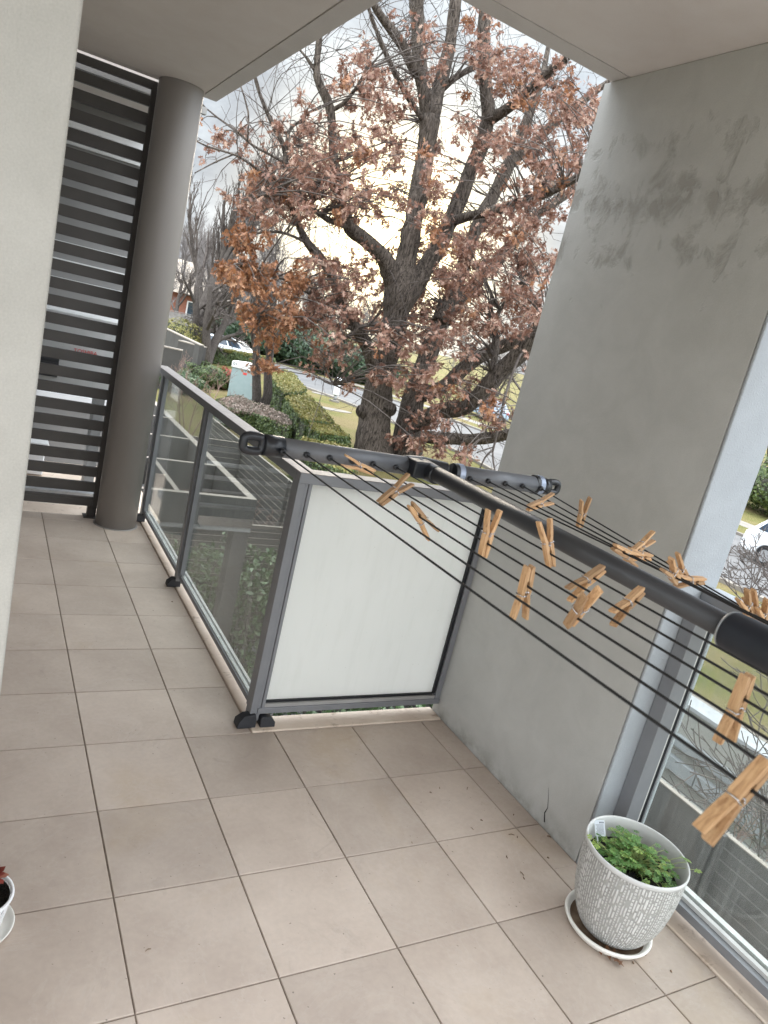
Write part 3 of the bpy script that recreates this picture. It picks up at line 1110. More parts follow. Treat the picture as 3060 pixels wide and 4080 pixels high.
for fr, W, Tq, J, side, label in PEGS:
    w_ = S(fr, 1659, W); tp = S(fr, 1659, Tq); jp = S(fr, 1659, J)
    best = None
    ws = WIRES[:len(LX)] if side == 'L' else WIRES[len(LX):]
    for A, B in ws:
        for t in np.linspace(.02, .98, 500):
            P = A * (1 - t) + B * t
            e = np.linalg.norm(proj(P) - w_)
            if best is None or e < best[0]:
                best = (e, P, (B - A) / np.linalg.norm(B - A))
    P, wd = best[1], best[2]
    obs = tp - jp
    bb = None
    for ph in np.radians(np.arange(0, 360, 4)):
        for ps in np.radians(np.arange(-40, 41, 8)):
            a0 = np.array([math.cos(ph), 0, math.sin(ph)])
            ax = a0 * math.cos(ps) + wd * math.sin(ps)
            ax /= np.linalg.norm(ax)
            v = proj(P + ax * .050) - proj(P - ax * .0235)
            e = np.linalg.norm(v - obs) / np.linalg.norm(obs) + .25 * abs(ps)
            if bb is None or e < bb[0]:
                bb = (e, ax)
    z = bb[1]
    y = wd - z * (wd @ z); y /= np.linalg.norm(y)
    x = np.cross(y, z)
    Mx = Matrix(((x[0], y[0], z[0], P[0]), (x[1], y[1], z[1], P[1]), (x[2], y[2], z[2], P[2]), (0, 0, 0, 1)))
    o = make_peg() if proto is None else copy_tree(proto)
    proto = proto or o
    o.matrix_world = Mx
    o['label'] = 'wooden clothes peg: ' + label if len(label.split()) < 13 else label

# ------------------------------------------------------------------ potted herb
pc = (1.342, -1.108)
ps = empty('plant_saucer', (1.332, -1.105, 0), 'round cream plastic saucer with brown dirt under the textured pot', 'saucer')
b = MB()
b.lathe([(0, .003), (.090, .003), (.106, .006), (.118, .026), (.124, .030), (.128, .029), (.129, .024), (.119, .010), (.110, .0008), (0, .0008)], 64, (1.332, -1.105, 0))
b.build('dish', M['saucer'], ps, (1.332, -1.105, 0))
b = MB()
b.lathe([(.0, .0036), (.089, .0036), (.105, .0072), (.110, .0125), (.1095, .0128), (.104, .0076)], 48, (1.332, -1.105, 0))
b.build('dirt_film', M['saucer_dirt'], ps, (1.332, -1.105, 0))

PH = .274
prof = [(0, .0), (.070, .0), (.083, .003), (.099, .020), (.1165, .053), (.1305, .095), (.1395, .145), (.1445, .20), (.1458, .258)]
rimp = [(.1453, .2585), (.1470, .261), (.1478, .268), (.1465, PH), (.1432, PH), (.1415, .270), (.140, .25), (.136, .21), (.131, .19)]
pot = empty('plant_pot', (pc[0], pc[1], .0045), 'tapered grey pot with raised whitish dashes, holding a green herb', 'plant pot')
b = MB()
n = 96
b.lathe(spline([(r, z, 0) for r, z in prof], .01)[:, :2].tolist(), n, (pc[0], pc[1], .0045))
body = b.build('pot_body', M['pot'], pot, (pc[0], pc[1], .0045))
me = body.data
uvl = me.uv_layers.new(name='UVMap')
for p in me.polygons:
    angs = []
    for li in p.loop_indices:
        v = me.vertices[me.loops[li].vertex_index].co
        angs.append((math.atan2(v.y, v.x) / (2 * PI)) % 1.0)
    wrap = max(angs) - min(angs) > .5
    for li, a in zip(p.loop_indices, angs):
        v = me.vertices[me.loops[li].vertex_index].co
        uvl.data[li].uv = (a + 1 if wrap and a < .5 else a, v.z / PH)
b = MB(); b.lathe(rimp, n, (pc[0], pc[1], .0045)); b.build('rim', M['pot_plain'], pot, (pc[0], pc[1], .0045))
b = MB()
vs, fs = [], []
R_ = 12
for i in range(R_ + 1):
    for k in range(48):
        r = .1355 * i / R_; a = 2 * PI * k / 48
        vs.append((pc[0] + r * math.cos(a), pc[1] + r * math.sin(a), 0.210 + .007 * math.sin(r * 90 + 3 * a) * (1 - i / R_) + random.uniform(-.003, .003)))
for i in range(R_):
    for k in range(48):
        fs.append((i * 48 + k, i * 48 + (k + 1) % 48, (i + 1) * 48 + (k + 1) % 48, (i + 1) * 48 + k))
b.add(vs, fs, True)
b.build('soil', M['soil'], pot, (pc[0], pc[1], .0045))

hp = empty('herb_plant', (pc[0], pc[1], .212), 'bright green leafy herb with lobed leaflets growing in the grey pot', 'plant')
st = MB()
lv, lt = [], []
# leaf = five small rounded lobes in a fan
lobe2d = []


def herb_leaf(base, axis, side, size, tint):
    nrm = np.cross(axis, side)
    for ang, sc in ((-1.25, .72), (-.62, .92), (0, 1), (.62, .92), (1.25, .72)):
        d = axis * math.cos(ang) + side * math.sin(ang)
        s2 = np.cross(nrm, d)
        L_ = size * sc
        pr = [(0, 0, 0), (.5, .10, .03), (.82, .23, .01), (.98, .12, -.02), (.86, 0, -.06), (1.0, -.13, -.02), (.80, -.22, .01), (.5, -.10, .03)]
        lv.append([base + d * (p * L_) + s2 * (q * L_) + nrm * (h * L_) for p, q, h in pr])
        lt.append(np.clip(tint + random.uniform(-.15, .15), 0, 1))


cents = []
for i in range(250):
    if i < 156:
        a = random.gauss(2.2, 1.0); r = abs(random.gauss(.045, .034))
        cxx, cyy = pc[0] + .012 + r * math.cos(a), pc[1] + .012 + r * math.sin(a)
    elif i < 228:
        cxx, cyy = pc[0] + random.gauss(.045, .03), pc[1] + random.gauss(-.025, .036)
    else:
        a = random.uniform(0, 2 * PI); r = random.uniform(.07, .12)
        cxx, cyy = pc[0] + r * math.cos(a), pc[1] + r * math.sin(a)
    rr = math.hypot(cxx - pc[0], cyy - pc[1])
    if rr > .118: continue
    h = random.uniform(.015, .075) * (1.05 - rr * 3.4)
    cents.append((cxx, cyy, .214 + h, .5))
cents += [(1.222, -1.040, .282, .85), (1.232, -1.055, .275, .95), (1.466, -1.188, .282, .75), (1.472, -1.21, .272, .8), (1.455, -1.172, .285, .7), (1.38, -1.20, .235, .7)]
for (x, y, z, tn) in cents:
    p0 = np.array([pc[0] + (x - pc[0]) * .35 + random.uniform(-.01, .01), pc[1] + (y - pc[1]) * .35 + random.uniform(-.01, .01), .213])
    p2 = np.array([x, y, z])
    p1 = (p0 + p2) / 2 + np.array([0, 0, .014])
    st.tube(spline([p0, p1, p2], .02), .0009, 5)
    az = math.atan2(y - pc[1], x - pc[0]) + random.uniform(-1.2, 1.2)
    dirh = np.array([math.cos(az), math.sin(az), random.uniform(-.5, .25)]); dirh /= np.linalg.norm(dirh)
    sd = np.cross([0, 0, 1.0], dirh); sd /= np.linalg.norm(sd)
    sd = sd + np.array([0, 0, random.uniform(-.35, .35)]); sd /= np.linalg.norm(sd)
    herb_leaf(p2, dirh, sd, random.uniform(.0145, .0235), random.betavariate(2, 2.4) if tn == .5 else tn)
polys_mesh('leaves', M['herb'], np.array(lv), [(0, 1, 2, 3, 4), (0, 4, 5, 6, 7)], 8, np.array(lt), hp, (pc[0], pc[1], .212))
st.build('stems', M['stem'], hp, (pc[0], pc[1], .212))

tg = empty('plant_tag', (1.26, -1.02, .22), 'small white printed care tag stuck inside the herb pot rim', 'tag')
tl = onx(1284, 1770, 1.285)
TC = onz(1296, 1789, .262)
bfw = CC - TC; bfw = bfw + np.array([-.15, .2, .2]); bfw /= np.linalg.norm(bfw)
u_ = RC[0] + .05 * RC[1]; u_ = u_ - bfw * (u_ @ bfw); u_ /= np.linalg.norm(u_)
up_ = np.cross(bfw, u_)
b = MB(); b.obox(TC, [u_, up_, bfw], (.0148, .0225, .0004)); b.obox(TC - up_ * .036 - u_ * .010, [u_, up_, bfw], (.002, .014, .0004)); b.build('tag_card', M['tag'], tg, (1.26, -1.02, .22))
b = MB()
for i in range(4):
    b.obox(TC + up_ * .0155 + u_ * (.0005 + i * .0036) + bfw * .0006, [u_, up_, bfw], (.0011, .0022, .0002))
for i in range(9):
    b.obox(TC + up_ * (.0095 - i * .0032) + u_ * (0.0005 * (i % 3)) + bfw * .0006, [u_, up_, bfw], (.0115 - .0008 * (i % 3), .00042, .0002))
b.build('print', M['ink'], tg, (1.26, -1.02, .22))

# dry oak leaves by the saucer
def leaf2d():
    half = [(0, .0), (.10, .05), (.18, .26), (.27, .09), (.38, .12), (.50, .40), (.56, .14), (.68, .12), (.80, .30), (.82, .08), (1.0, 0)]
    return half


def oak_leaf_obj(name, loc, rz, size, label, grp):
    h = leaf2d()
    b = MB()
    cvs = lambda u, v: (u * size, v * size, .003 + .03 * size * 8 * abs(v) * abs(v) + .012 * math.sin(u * 3.2) * size * 12 * .3)
    up = [cvs(u, v) for u, v in h]
    dn = [cvs(u, -v) for u, v in h]
    nh = len(h)
    vs = up + dn[1:-1]
    fs = [tuple(range(nh))[::-1], tuple([0] + [nh + i for i in range(nh - 2)] + [nh - 1])]
    b.add(vs, fs, tint=random.uniform(.2, .8))
    o = b.build(name, M['deadleaf'])
    so = o.modifiers.new('thick', 'SOLIDIFY'); so.thickness = .0006
    o.location = loc; o.rotation_euler = (random.uniform(-.2, .2), random.uniform(-.25, .1), rz)
    return tag(o, label, 'leaf', grp)


p = onz(1285, 2050, .006); oak_leaf_obj('dead_leaf', (p[0], p[1], .006), -.6, .075, 'curled brown dead leaf poking out under the front of the saucer', 'dead leaves on the tiles')
p = onz(1312, 2062, .006); oak_leaf_obj('dead_leaf', (p[0], p[1], .008), -1.2, .05, 'small curled rust leaf tip at the saucer, nearest the camera', 'dead leaves on the tiles')
b = MB()
for (x, y, l, r) in ((1105, 1803, .03, .0018), (1118, 1808, .014, .002), (1186, 1807, .02, .0028), (1128, 1887, .025, .0018), (1132, 1897, .012, .0022), (1040, 1772, .012, .0018), (1184, 1853, .010, .0025), (1095, 1851, .016, .002), (1010, 1703, .03, .0012), (930, 1712, .012, .0018), (950, 1702, .016, .0015), (1368, 2080, .010, .003), (1395, 2062, .008, .004), (372, 1300, .012, .002), (515, 1370, .015, .001), (320, 2052, .02, .0015), (1450, 2098, .009, .003), (1110, 1760, .012, .0018), (890, 1820, .01, .0015), (1020, 1790, .02, .001), (262, 1097, .01, .003), (240, 1094, .008, .003)):
    p = onz(x, y, .002); a = random.uniform(0, PI); l *= .7
    b.tube([(p[0] - l / 2 * math.cos(a), p[1] - l / 2 * math.sin(a), .0018), (p[0], p[1] + .002, .003), (p[0] + l / 2 * math.cos(a), p[1] + l / 2 * math.sin(a), .0018)], [r * .6, r, r * .5], 6)
o = b.build('litter', M['saucer_dirt'])
tag(o, 'tiny twigs and crumbs of dirt scattered on the balcony tiles', 'litter', kind='stuff')

# small white basket pot at the left edge
sp = np.array([-.310, -.695, 0])
ss = empty('small_saucer', sp, 'small cream saucer under the white lattice pot at the left edge', 'saucer')
b = MB(); b.lathe([(0, .003), (.055, .003), (.074, .012), (.080, .020), (.083, .0195), (.077, .009), (.058, .0006), (0, .0006)], 40, tuple(sp)); b.build('dish', M['saucer'], ss, sp)
spp = empty('lattice_pot', sp + (0, 0, .004), 'small white lattice pot with dark soil and reddish succulent at the left edge', 'plant pot')
b = MB()
for k in range(34):
    for sgn in (1, -1):
        a0 = 2 * PI * k / 34
        pts = []
        for i in range(7):
            t = i / 6
            r = .052 + .018 * t
            a = a0 + sgn * .55 * t
            pts.append((sp[0] + r * math.cos(a), sp[1] + r * math.sin(a), .012 + .085 * t))
        b.tube(pts, .0016, 5)
b.build('lattice', M['sign'], spp, sp + (0, 0, .004))
b = MB(); b.lathe([(.071, .096), (.0745, .099), (.0735, .104), (.0685, .104), (.0675, .097)], 48, tuple(sp)); b.build('rim', M['sign'], spp, sp + (0, 0, .004))
b = MB(); b.lathe([(0, .005), (.051, .005), (.053, .014), (.050, .014)], 40, tuple(sp)); b.build('base', M['sign'], spp, sp + (0, 0, .004))
b = MB(); b.lathe([(.047, .008), (.0655, .095), (.064, .095), (.060, .075), (0, .078)], 40, tuple(sp)); b.build('soil', M['soil'], spp, sp + (0, 0, .004))
sx = empty('succulent', sp + (0, 0, .078), 'reddish brown rosette succulent in the small lattice pot', 'plant')
lv, lt = [], []
for ring_, (nl, el, ln) in enumerate(((7, .2, .034), (7, .6, .032), (6, 1.0, .028))):
    for k in range(nl):
        a = 2 * PI * k / nl + ring_ * .4
        d = np.array([math.cos(a) * math.cos(el), math.sin(a) * math.cos(el), math.sin(el)])
        s_ = np.array([-math.sin(a), math.cos(a), 0]); n2 = np.cross(d, s_)
        base = sp + (0.028, 0.024, .118 + ring_ * .004)
        pr = [(0, 0, 0), (.4, .2, .05), (.75, .24, .02), (1, 0, -.03), (.75, -.24, .02), (.4, -.2, .05)]
        lv.append([base + d * ln * p + s_ * ln * q + n2 * ln * h for p, q, h in pr]); lt.append(random.random())
polys_mesh('leaves', M['redleaf'], np.array(lv), [(0, 1, 2, 3), (0, 3, 4, 5)], 6, np.array(lt), sx, tuple(sp + (0, 0, .078)))
b = MB(); b.tube([sp + (0.028, 0.024, .074), sp + (0.028, 0.024, .122)], .004, 8); b.build('stem', M['stem'], sx, sp + (0, 0, .078))

# ================================================================== outdoors
G = -2.7
LOW = -3.7
b = MB()
big = 420
for x0, x1, y0, y1 in ((-big, big, 14.0, big), (9.15, big, -big, 14.0), (-big, -9, -big, 14.0)):
    b.add([(x0, y0, G), (x1, y0, G), (x1, y1, G), (x0, y1, G)], [(0, 1, 2, 3)])
o = b.build('lawn', M['grass'])
tag(o, 'patchy green and straw coloured winter lawn outside', 'lawn', kind='structure')
b = MB()
b.add([(-9, -60, LOW), (9.2, -60, LOW), (9.2, 14.05, LOW), (-9, 14.05, LOW)], [(0, 1, 2, 3)])
b.add([(-9, 14.04, LOW), (9.2, 14.04, LOW), (9.2, 14.04, G - .01), (-9, 14.04, G - .01)], [(0, 1, 2, 3)])
o = b.build('courtyard_paving', M['paving'])
tag(o, 'dark grey paved courtyard below the balcony', 'paving', kind='structure')

# road curving away to the left, with kerbs
cl = spline([(21.3, -90, 0), (21.4, 6, 0), (22.4, 24, 0), (21.9, 37, 0), (18.6, 47, 0), (13.4, 57, 0), (4, 70, 0), (-14, 90, 0)], 1.5)[:, :2]
tn = np.gradient(cl, axis=0); tn /= np.linalg.norm(tn, axis=1, keepdims=True)
nr = np.stack([tn[:, 1], -tn[:, 0]], 1)


def ribbon(name, m, off0, off1, z, label, cat, h=0):
    b = MB()
    A = cl + nr * off0; B_ = cl + nr * off1
    n = len(cl)
    vs = [(*p, z) for p in A] + [(*p, z) for p in B_]
    fs = [(i, i + n, i + n + 1, i + 1) for i in range(n - 1)]
    if h:
        vs += [(*p, z - h) for p in A] + [(*p, z - h) for p in B_]
        fs += [(i, i + 1, 2 * n + i + 1, 2 * n + i) for i in range(n - 1)] + [(n + i, 3 * n + i, 3 * n + i + 1, n + i + 1) for i in range(n - 1)]
    b.add(vs, fs, tint=.5)
    return tag(b.build(name, m), label, cat, kind='structure')


ribbon('road', M['road'], -4.0, 4.0, G + .006, 'pale grey asphalt street curving behind the oak tree', 'road')
ribbon('kerb', M['concrete'], -4.22, -4.0, G + .11, 'pale concrete kerb on the near side of the street', 'kerb', .12)
ribbon('kerb', M['concrete'], 4.0, 4.22, G + .11, 'pale concrete kerb on the far side of the street', 'kerb', .12)
ribbon('footpath', M['concrete'], 6.6, 8.0, G + .008, 'pale footpath on the far side of the street', 'footpath')
b = MB()
for i in range(26):
    b.box(9.20, 9.72, -22 + i * 1.2, -22 + i * 1.2 + 1.19, G - .08, G + .012)
o = b.build('footpath', M['concrete'], bevel=.006)
tag(o, 'narrow jointed concrete path behind the white coping', 'footpath', kind='structure')
b = MB()
pa = onz(545, 805, G); pb = onz(505, 790, G); pcx = onz(490, 800, G); pd = onz(560, 835, G)
b.add([(*onz(x, y, G)[:2], G + .01) for x, y in ((470, 775), (508, 785), (504, 789), (466, 779))], [(0, 1, 2, 3)])
b.add([(*onz(x, y, G)[:2], G + .012) for x, y in ((480, 822), (512, 808), (520, 812), (482, 828))], [(0, 1, 2, 3)])
o = b.build('garden_path', M['concrete'])
tag(o, 'short pale path strips beyond the cabinet', 'footpath', kind='structure')
for lab, (x, y), (sx_, sy_) in (('pale concrete pit lid in the lawn beside the pillar', (703, 853), (.9, .5)), ('pale oval concrete pit lid in the lawn, nearer of two', (718, 885), (1.1, .45))):
    p = onz(x, y, G)
    b = MB(); b.prism([(p[0] + sx_ * math.cos(2 * PI * k / 20), p[1] + sy_ * math.sin(2 * PI * k / 20)) for k in range(20)], G - .05, G + .03)
    tag(b.build('pit_lid', M['concrete'], bevel=.01), lab, 'pit lid')


# ---- leafy things
def diamonds(P, Nn, size, flat=.6):
    N = len(P)
    a, bb, n = frames(N)
    n = n * (1 - flat) + Nn * flat
    n /= np.linalg.norm(n, axis=1, keepdims=True) + 1e-9
    a -= n * np.sum(a * n, 1, keepdims=True); a /= np.linalg.norm(a, axis=1, keepdims=True) + 1e-9
    bb = np.cross(n, a)
    s = size * rng.uniform(.65, 1.35, (N, 1))
    V = np.stack([P - a * s * .5, P + bb * s * .28 + n * s * .08, P + a * s * .5, P - bb * s * .28 + n * s * .08], 1)
    return V


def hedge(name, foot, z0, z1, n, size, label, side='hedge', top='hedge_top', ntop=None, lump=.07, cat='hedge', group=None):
    F = np.array(foot, float)
    cen = F.mean(0)
    t = empty(name, (cen[0], cen[1], z0), label, cat, group)
    O = (cen[0], cen[1], z0)
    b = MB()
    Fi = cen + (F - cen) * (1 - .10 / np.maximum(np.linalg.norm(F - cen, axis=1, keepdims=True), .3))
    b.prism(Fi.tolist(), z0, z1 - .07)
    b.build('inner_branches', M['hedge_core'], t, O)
    k = len(F)
    ed = [np.linalg.norm(F[(i + 1) % k] - F[i]) for i in range(k)]
    pr = np.array(ed) / sum(ed)
    idx = rng.choice(k, n, p=pr)
    u = rng.random((n, 1))
    A = F[idx]; B_ = F[(idx + 1) % k]
    xy = A + (B_ - A) * u
    e = B_ - A
    nn = np.stack([e[:, 1], -e[:, 0]], 1); nn /= np.linalg.norm(nn, axis=1, keepdims=True)
    sgn = np.sign(np.sum(nn * (xy - cen), 1, keepdims=True)); nn *= sgn
    z = z0 + .03 + (z1 - z0) * rng.random(n) ** .85
    wav = lump * (np.sin(xy[:, :1] * 4.1 + z[:, None] * 3) + np.sin(xy[:, 1:] * 5.3 - z[:, None] * 4.7)) * .5
    xy = xy + nn * (wav + rng.normal(0, .035, (n, 1)) - .02)
    P = np.column_stack([xy, z])
    Nn = np.column_stack([nn, np.full(n, .35)])
    polys_mesh('foliage', M[side], diamonds(P, Nn, size), [(0, 1, 2), (0, 2, 3)], 4, np.clip(rng.beta(2, 2.6, n), 0, 1), t, O)
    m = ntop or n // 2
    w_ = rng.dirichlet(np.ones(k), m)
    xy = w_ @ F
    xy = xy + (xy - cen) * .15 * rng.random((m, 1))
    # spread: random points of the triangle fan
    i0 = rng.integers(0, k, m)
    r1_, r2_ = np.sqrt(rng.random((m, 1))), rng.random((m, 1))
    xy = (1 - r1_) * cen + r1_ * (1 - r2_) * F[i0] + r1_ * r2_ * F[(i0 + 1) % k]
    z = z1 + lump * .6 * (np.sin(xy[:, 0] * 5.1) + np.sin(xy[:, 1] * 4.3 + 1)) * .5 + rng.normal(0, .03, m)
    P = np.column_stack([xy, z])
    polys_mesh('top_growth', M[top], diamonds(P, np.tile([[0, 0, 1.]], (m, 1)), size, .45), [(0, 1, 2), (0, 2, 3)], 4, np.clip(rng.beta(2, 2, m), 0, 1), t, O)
    return t


def bush(name, c, r, n, size, label, m='hedge', cat='shrub', group=None, lump=.18, core=True):
    c = np.array(c, float); r = np.array(r, float)
    t = empty(name, c - (0, 0, r[2]), label, cat, group)
    O = tuple(c - (0, 0, r[2]))
    d = rng.normal(size=(n, 3)); d /= np.linalg.norm(d, axis=1, keepdims=True)
    ph = rng.random(6) * 6
    k = 1 + lump * (np.sin(d[:, 0] * 5 + ph[0]) * np.sin(d[:, 1] * 6 + ph[1]) + .6 * np.sin(d[:, 2] * 8 + ph[2] + d[:, 0] * 7)) + rng.normal(0, .05, n)
    P = c + d * r * k[:, None]
    keep = P[:, 2] > c[2] - r[2] * .98
    P, d = P[keep], d[keep]
    polys_mesh('foliage', M[m], diamonds(P, d, size), [(0, 1, 2), (0, 2, 3)], 4, np.clip(rng.beta(2, 2.6, len(P)), 0, 1), t, O)
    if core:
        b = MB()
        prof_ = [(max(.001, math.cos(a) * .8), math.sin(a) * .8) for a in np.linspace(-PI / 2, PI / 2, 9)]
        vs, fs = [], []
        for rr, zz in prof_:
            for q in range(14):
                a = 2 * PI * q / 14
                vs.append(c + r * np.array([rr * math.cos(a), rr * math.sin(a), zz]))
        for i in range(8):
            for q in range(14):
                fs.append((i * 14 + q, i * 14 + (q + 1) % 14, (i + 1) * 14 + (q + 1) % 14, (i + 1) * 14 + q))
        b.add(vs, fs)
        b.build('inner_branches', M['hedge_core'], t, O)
    return t


def H2(x, y):   # crop helper: picture point in the 1659 frame from the street crop
    return 325.3 + .3039 * x, 596.4 + .3039 * y


def quad(px, z):
    return [tuple(onz(*H2(*p), z)[:2]) for p in px]


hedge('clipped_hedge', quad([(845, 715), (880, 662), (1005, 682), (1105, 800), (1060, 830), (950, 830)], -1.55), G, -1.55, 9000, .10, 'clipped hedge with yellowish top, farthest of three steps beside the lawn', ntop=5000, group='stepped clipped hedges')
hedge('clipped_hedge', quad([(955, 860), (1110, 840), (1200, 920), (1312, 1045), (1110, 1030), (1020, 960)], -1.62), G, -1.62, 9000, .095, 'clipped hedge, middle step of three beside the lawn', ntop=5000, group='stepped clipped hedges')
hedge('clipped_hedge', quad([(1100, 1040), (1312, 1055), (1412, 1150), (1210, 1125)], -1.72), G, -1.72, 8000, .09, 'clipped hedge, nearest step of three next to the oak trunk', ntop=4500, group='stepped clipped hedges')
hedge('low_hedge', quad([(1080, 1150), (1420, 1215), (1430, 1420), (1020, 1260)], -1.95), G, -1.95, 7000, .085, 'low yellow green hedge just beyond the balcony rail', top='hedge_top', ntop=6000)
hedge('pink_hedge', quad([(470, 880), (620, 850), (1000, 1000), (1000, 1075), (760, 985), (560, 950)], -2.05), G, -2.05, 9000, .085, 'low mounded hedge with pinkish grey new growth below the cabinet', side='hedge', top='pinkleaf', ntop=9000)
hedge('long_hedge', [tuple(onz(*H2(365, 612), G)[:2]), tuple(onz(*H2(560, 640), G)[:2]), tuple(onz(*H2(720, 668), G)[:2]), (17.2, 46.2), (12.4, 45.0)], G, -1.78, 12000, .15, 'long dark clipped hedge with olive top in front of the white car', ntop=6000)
p = onz(408, 850, G); bush('round_bush', (p[0] - .3, p[1], G + .38), (.95, .95, .48), 5000, .085, 'pale green round clipped bush by the balcony rail', 'glossy')
p = onz(452, 838, G); bush('round_bush', (p[0], p[1] + .6, G + .42), (1.15, 1.1, .55), 5500, .10, 'dark green rounded bush behind the pale one', 'hedge')
p = onz(490, 842, G); bush('red_shrub', (p[0] + .1, p[1] + .4, G + .42), (.75, .7, .5), 2600, .10, 'low red leaved shrub beside the grey cabinet', 'redleaf')
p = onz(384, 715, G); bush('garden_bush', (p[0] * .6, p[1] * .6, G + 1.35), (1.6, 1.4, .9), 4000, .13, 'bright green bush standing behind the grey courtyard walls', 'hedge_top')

# ---- dark evergreen mass across the street
for i, (x, y, d, rx, rz) in enumerate(((600, 690, 62, 4.2, 3.0), (650, 700, 64, 4.5, 3.4), (700, 712, 62, 4.0, 2.8), (750, 745, 60, 4.0, 2.5), (545, 680, 66, 3.6, 3.2), (520, 730, 70, 4.0, 2.6), (790, 760, 60, 3.6, 2.2))):
    P = atd(x, y, d)
    rz *= .55
    bush('evergreen_shrub', (P[0], P[1], G + rz * .95), (rx, rx * .8, rz), 2600, .36, 'dark evergreen shrub across the street behind the bare branches', 'evergreen', group='dark evergreen shrubs across the street')
for i, (x, y, d, rx, rz) in enumerate(((1652, 1075, 38, 2.3, 1.3), (1700, 1095, 36, 2.4, 1.3))):
    P = atd(x, y, d)
    bush('roadside_bush', (P[0], P[1], G + rz), (rx, 1.8, rz), 3500, .16, ('green roadside bush beside the pale wall end', 'green roadside bush out at the right edge')[i], 'hedge', cat='shrub')

# ---- courtyard beams, column, fences below the balcony
pg = empty('courtyard_frame', (2.5, 5.8, LOW), 'grid of grey rendered beams with cream tops over a courtyard, carried on a column', 'pergola')
OP = (2.5, 5.8, LOW)
bt = -.70
for x0, x1, y0, y1 in ((-1.0, 2.595, 5.72, 5.80), (-1.0, 2.49, 7.235, 7.30), (-1.0, 2.49, 8.79, 8.86), (2.495, 2.5952, 5.801, 12.2), (1.632, 1.69, 5.802, 7.233), (-1.0, 2.49, 10.4, 10.47)):
    b = MB(); b.box(x0, x1, y0, y1, bt - .36, bt); b.build('beam', M['beam'], pg, OP, bevel=.004)
    b = MB(); b.box(x0 - .0 + .002, x1 - .002, y0 + .002, y1 - .002, bt + .0005, bt + .004); b.build('beam_top', M['coping'], pg, OP)
b = MB(); b.box(-1.0, 2.59, 5.735, 5.80, bt - .42, bt - .3605); b.build('beam_soffit', M['nb'], pg, OP)
b = MB(); b.box(2.39, 2.585, 5.74, 5.94, LOW, bt - .421); b.build('column', M['beam'], pg, OP, bevel=.004)
b = MB(); b.box(-1.0, 2.4, 8.2, 8.22, LOW, -1.6); b.box(.2, 2.3, 6.2, 6.8, LOW, -2.4); b.build('planter_wall', M['beam'], pg, OP)


def slat_fence(p0, p1, z0, z1, pitch, gap, label, group=None, solid=False, m='slat'):
    p0, p1 = np.array(p0, float), np.array(p1, float)
    d = p1 - p0; L_ = np.linalg.norm(d); d /= L_
    nn = np.array([-d[1], d[0]])
    c = (p0 + p1) / 2
    t = empty('slat_fence', (c[0], c[1], z0), label, 'fence', group)
    O = (c[0], c[1], z0)
    b = MB()
    z = z1
    ax = [(d[0], d[1], 0), (nn[0], nn[1], 0), (0, 0, 1)]
    if solid:
        b.obox((c[0], c[1], (z0 + z1) / 2), ax, (L_ / 2, .012, (z1 - z0) / 2))
    else:
        while z - pitch + gap > z0:
            b.obox((c[0], c[1], z - (pitch - gap) / 2), ax, (L_ / 2, .010, (pitch - gap) / 2))
            z -= pitch
    b.build('slat_panel', M[m], t, O)
    if not solid:  # pale strips paint the skylight on the slat tops
        b = MB(); z = z1 - pitch
        while z - pitch + gap > z0:
            b.obox((c[0], c[1], z + .0022), ax, (L_ / 2 - .01, .0095, .002)); z -= pitch
        b.build('skylit_slat_tops', M['slat_grey' if p0[1] < 0 else 'coping'], t, O)
    for q in np.linspace(0, L_, max(2, int(L_ / 2.2) + 1)):
        b = MB()
        pp = p0 + d * q + nn * .034
        b.obox((pp[0], pp[1], (z0 + z1) / 2), ax, (.025, .022, (z1 - z0) / 2 + .01))
        b.build('post', M[m], t, O)
    b = MB(); b.obox((c[0], c[1], z1 + .006), ax, (L_ / 2, .018, .004)); b.build('capping', M['coping'], t, O)
    return t


slat_fence((3.95, -3.4), (3.95, .0), LOW, -1.0, .086, .012, 'dark slatted fence with pale topped slats below the clear side glass', 'dark slatted courtyard fences')
slat_fence((3.95, .02), (3.95, 5.4), LOW, -1.0, .086, .012, 'plain dark fence panel below the fin wall', 'dark slatted courtyard fences', solid=True)
slat_fence((3.98, 5.45), (3.98, 13.4), LOW, -1.0, .105, .014, 'dark slatted fence running away beside the grey beams', 'dark slatted courtyard fences')
slat_fence((2.62, 10.6), (3.93, 10.6), LOW, -1.0, .105, .014, 'short dark slatted fence at the far end beyond the beams', 'dark slatted courtyard fences')
slat_fence((-.6, 7.6), (3.93, 7.6), LOW, -1.62, .10, .016, 'low dark slatted fence behind the glossy leaved hedge', 'dark slatted courtyard fences')


def leafy(name, x0, x1, y0, y1, z0, z1, n, size, label, m='glossy'):
    t = empty(name, ((x0 + x1) / 2, (y0 + y1) / 2, z0), label, 'shrub')
    O = ((x0 + x1) / 2, (y0 + y1) / 2, z0)
    P = np.column_stack([rng.uniform(x0, x1, n), rng.uniform(y0, y1, n), z0 + (z1 - z0) * rng.random(n) ** .8])
    P[:, 2] += .12 * np.sin(P[:, 0] * 6) * np.sin(P[:, 1] * 5)
    polys_mesh('foliage', M[m], diamonds(P, np.tile([[0, 0, 1.]], (n, 1)), size, .3), [(0, 1, 2), (0, 2, 3)], 4, rng.beta(1.6, 2.4, n), t, O)
    b = MB()
    for i in range(40):
        x, y = random.uniform(x0, x1), random.uniform(y0, y1)
        b.tube([(x, y, z0), (x + random.uniform(-.15, .15), y + random.uniform(-.1, .1), z0 + (z1 - z0) * random.uniform(.6, .98))], [.01, .004], 4)
    b.build('stems', M['twig'], t, O)


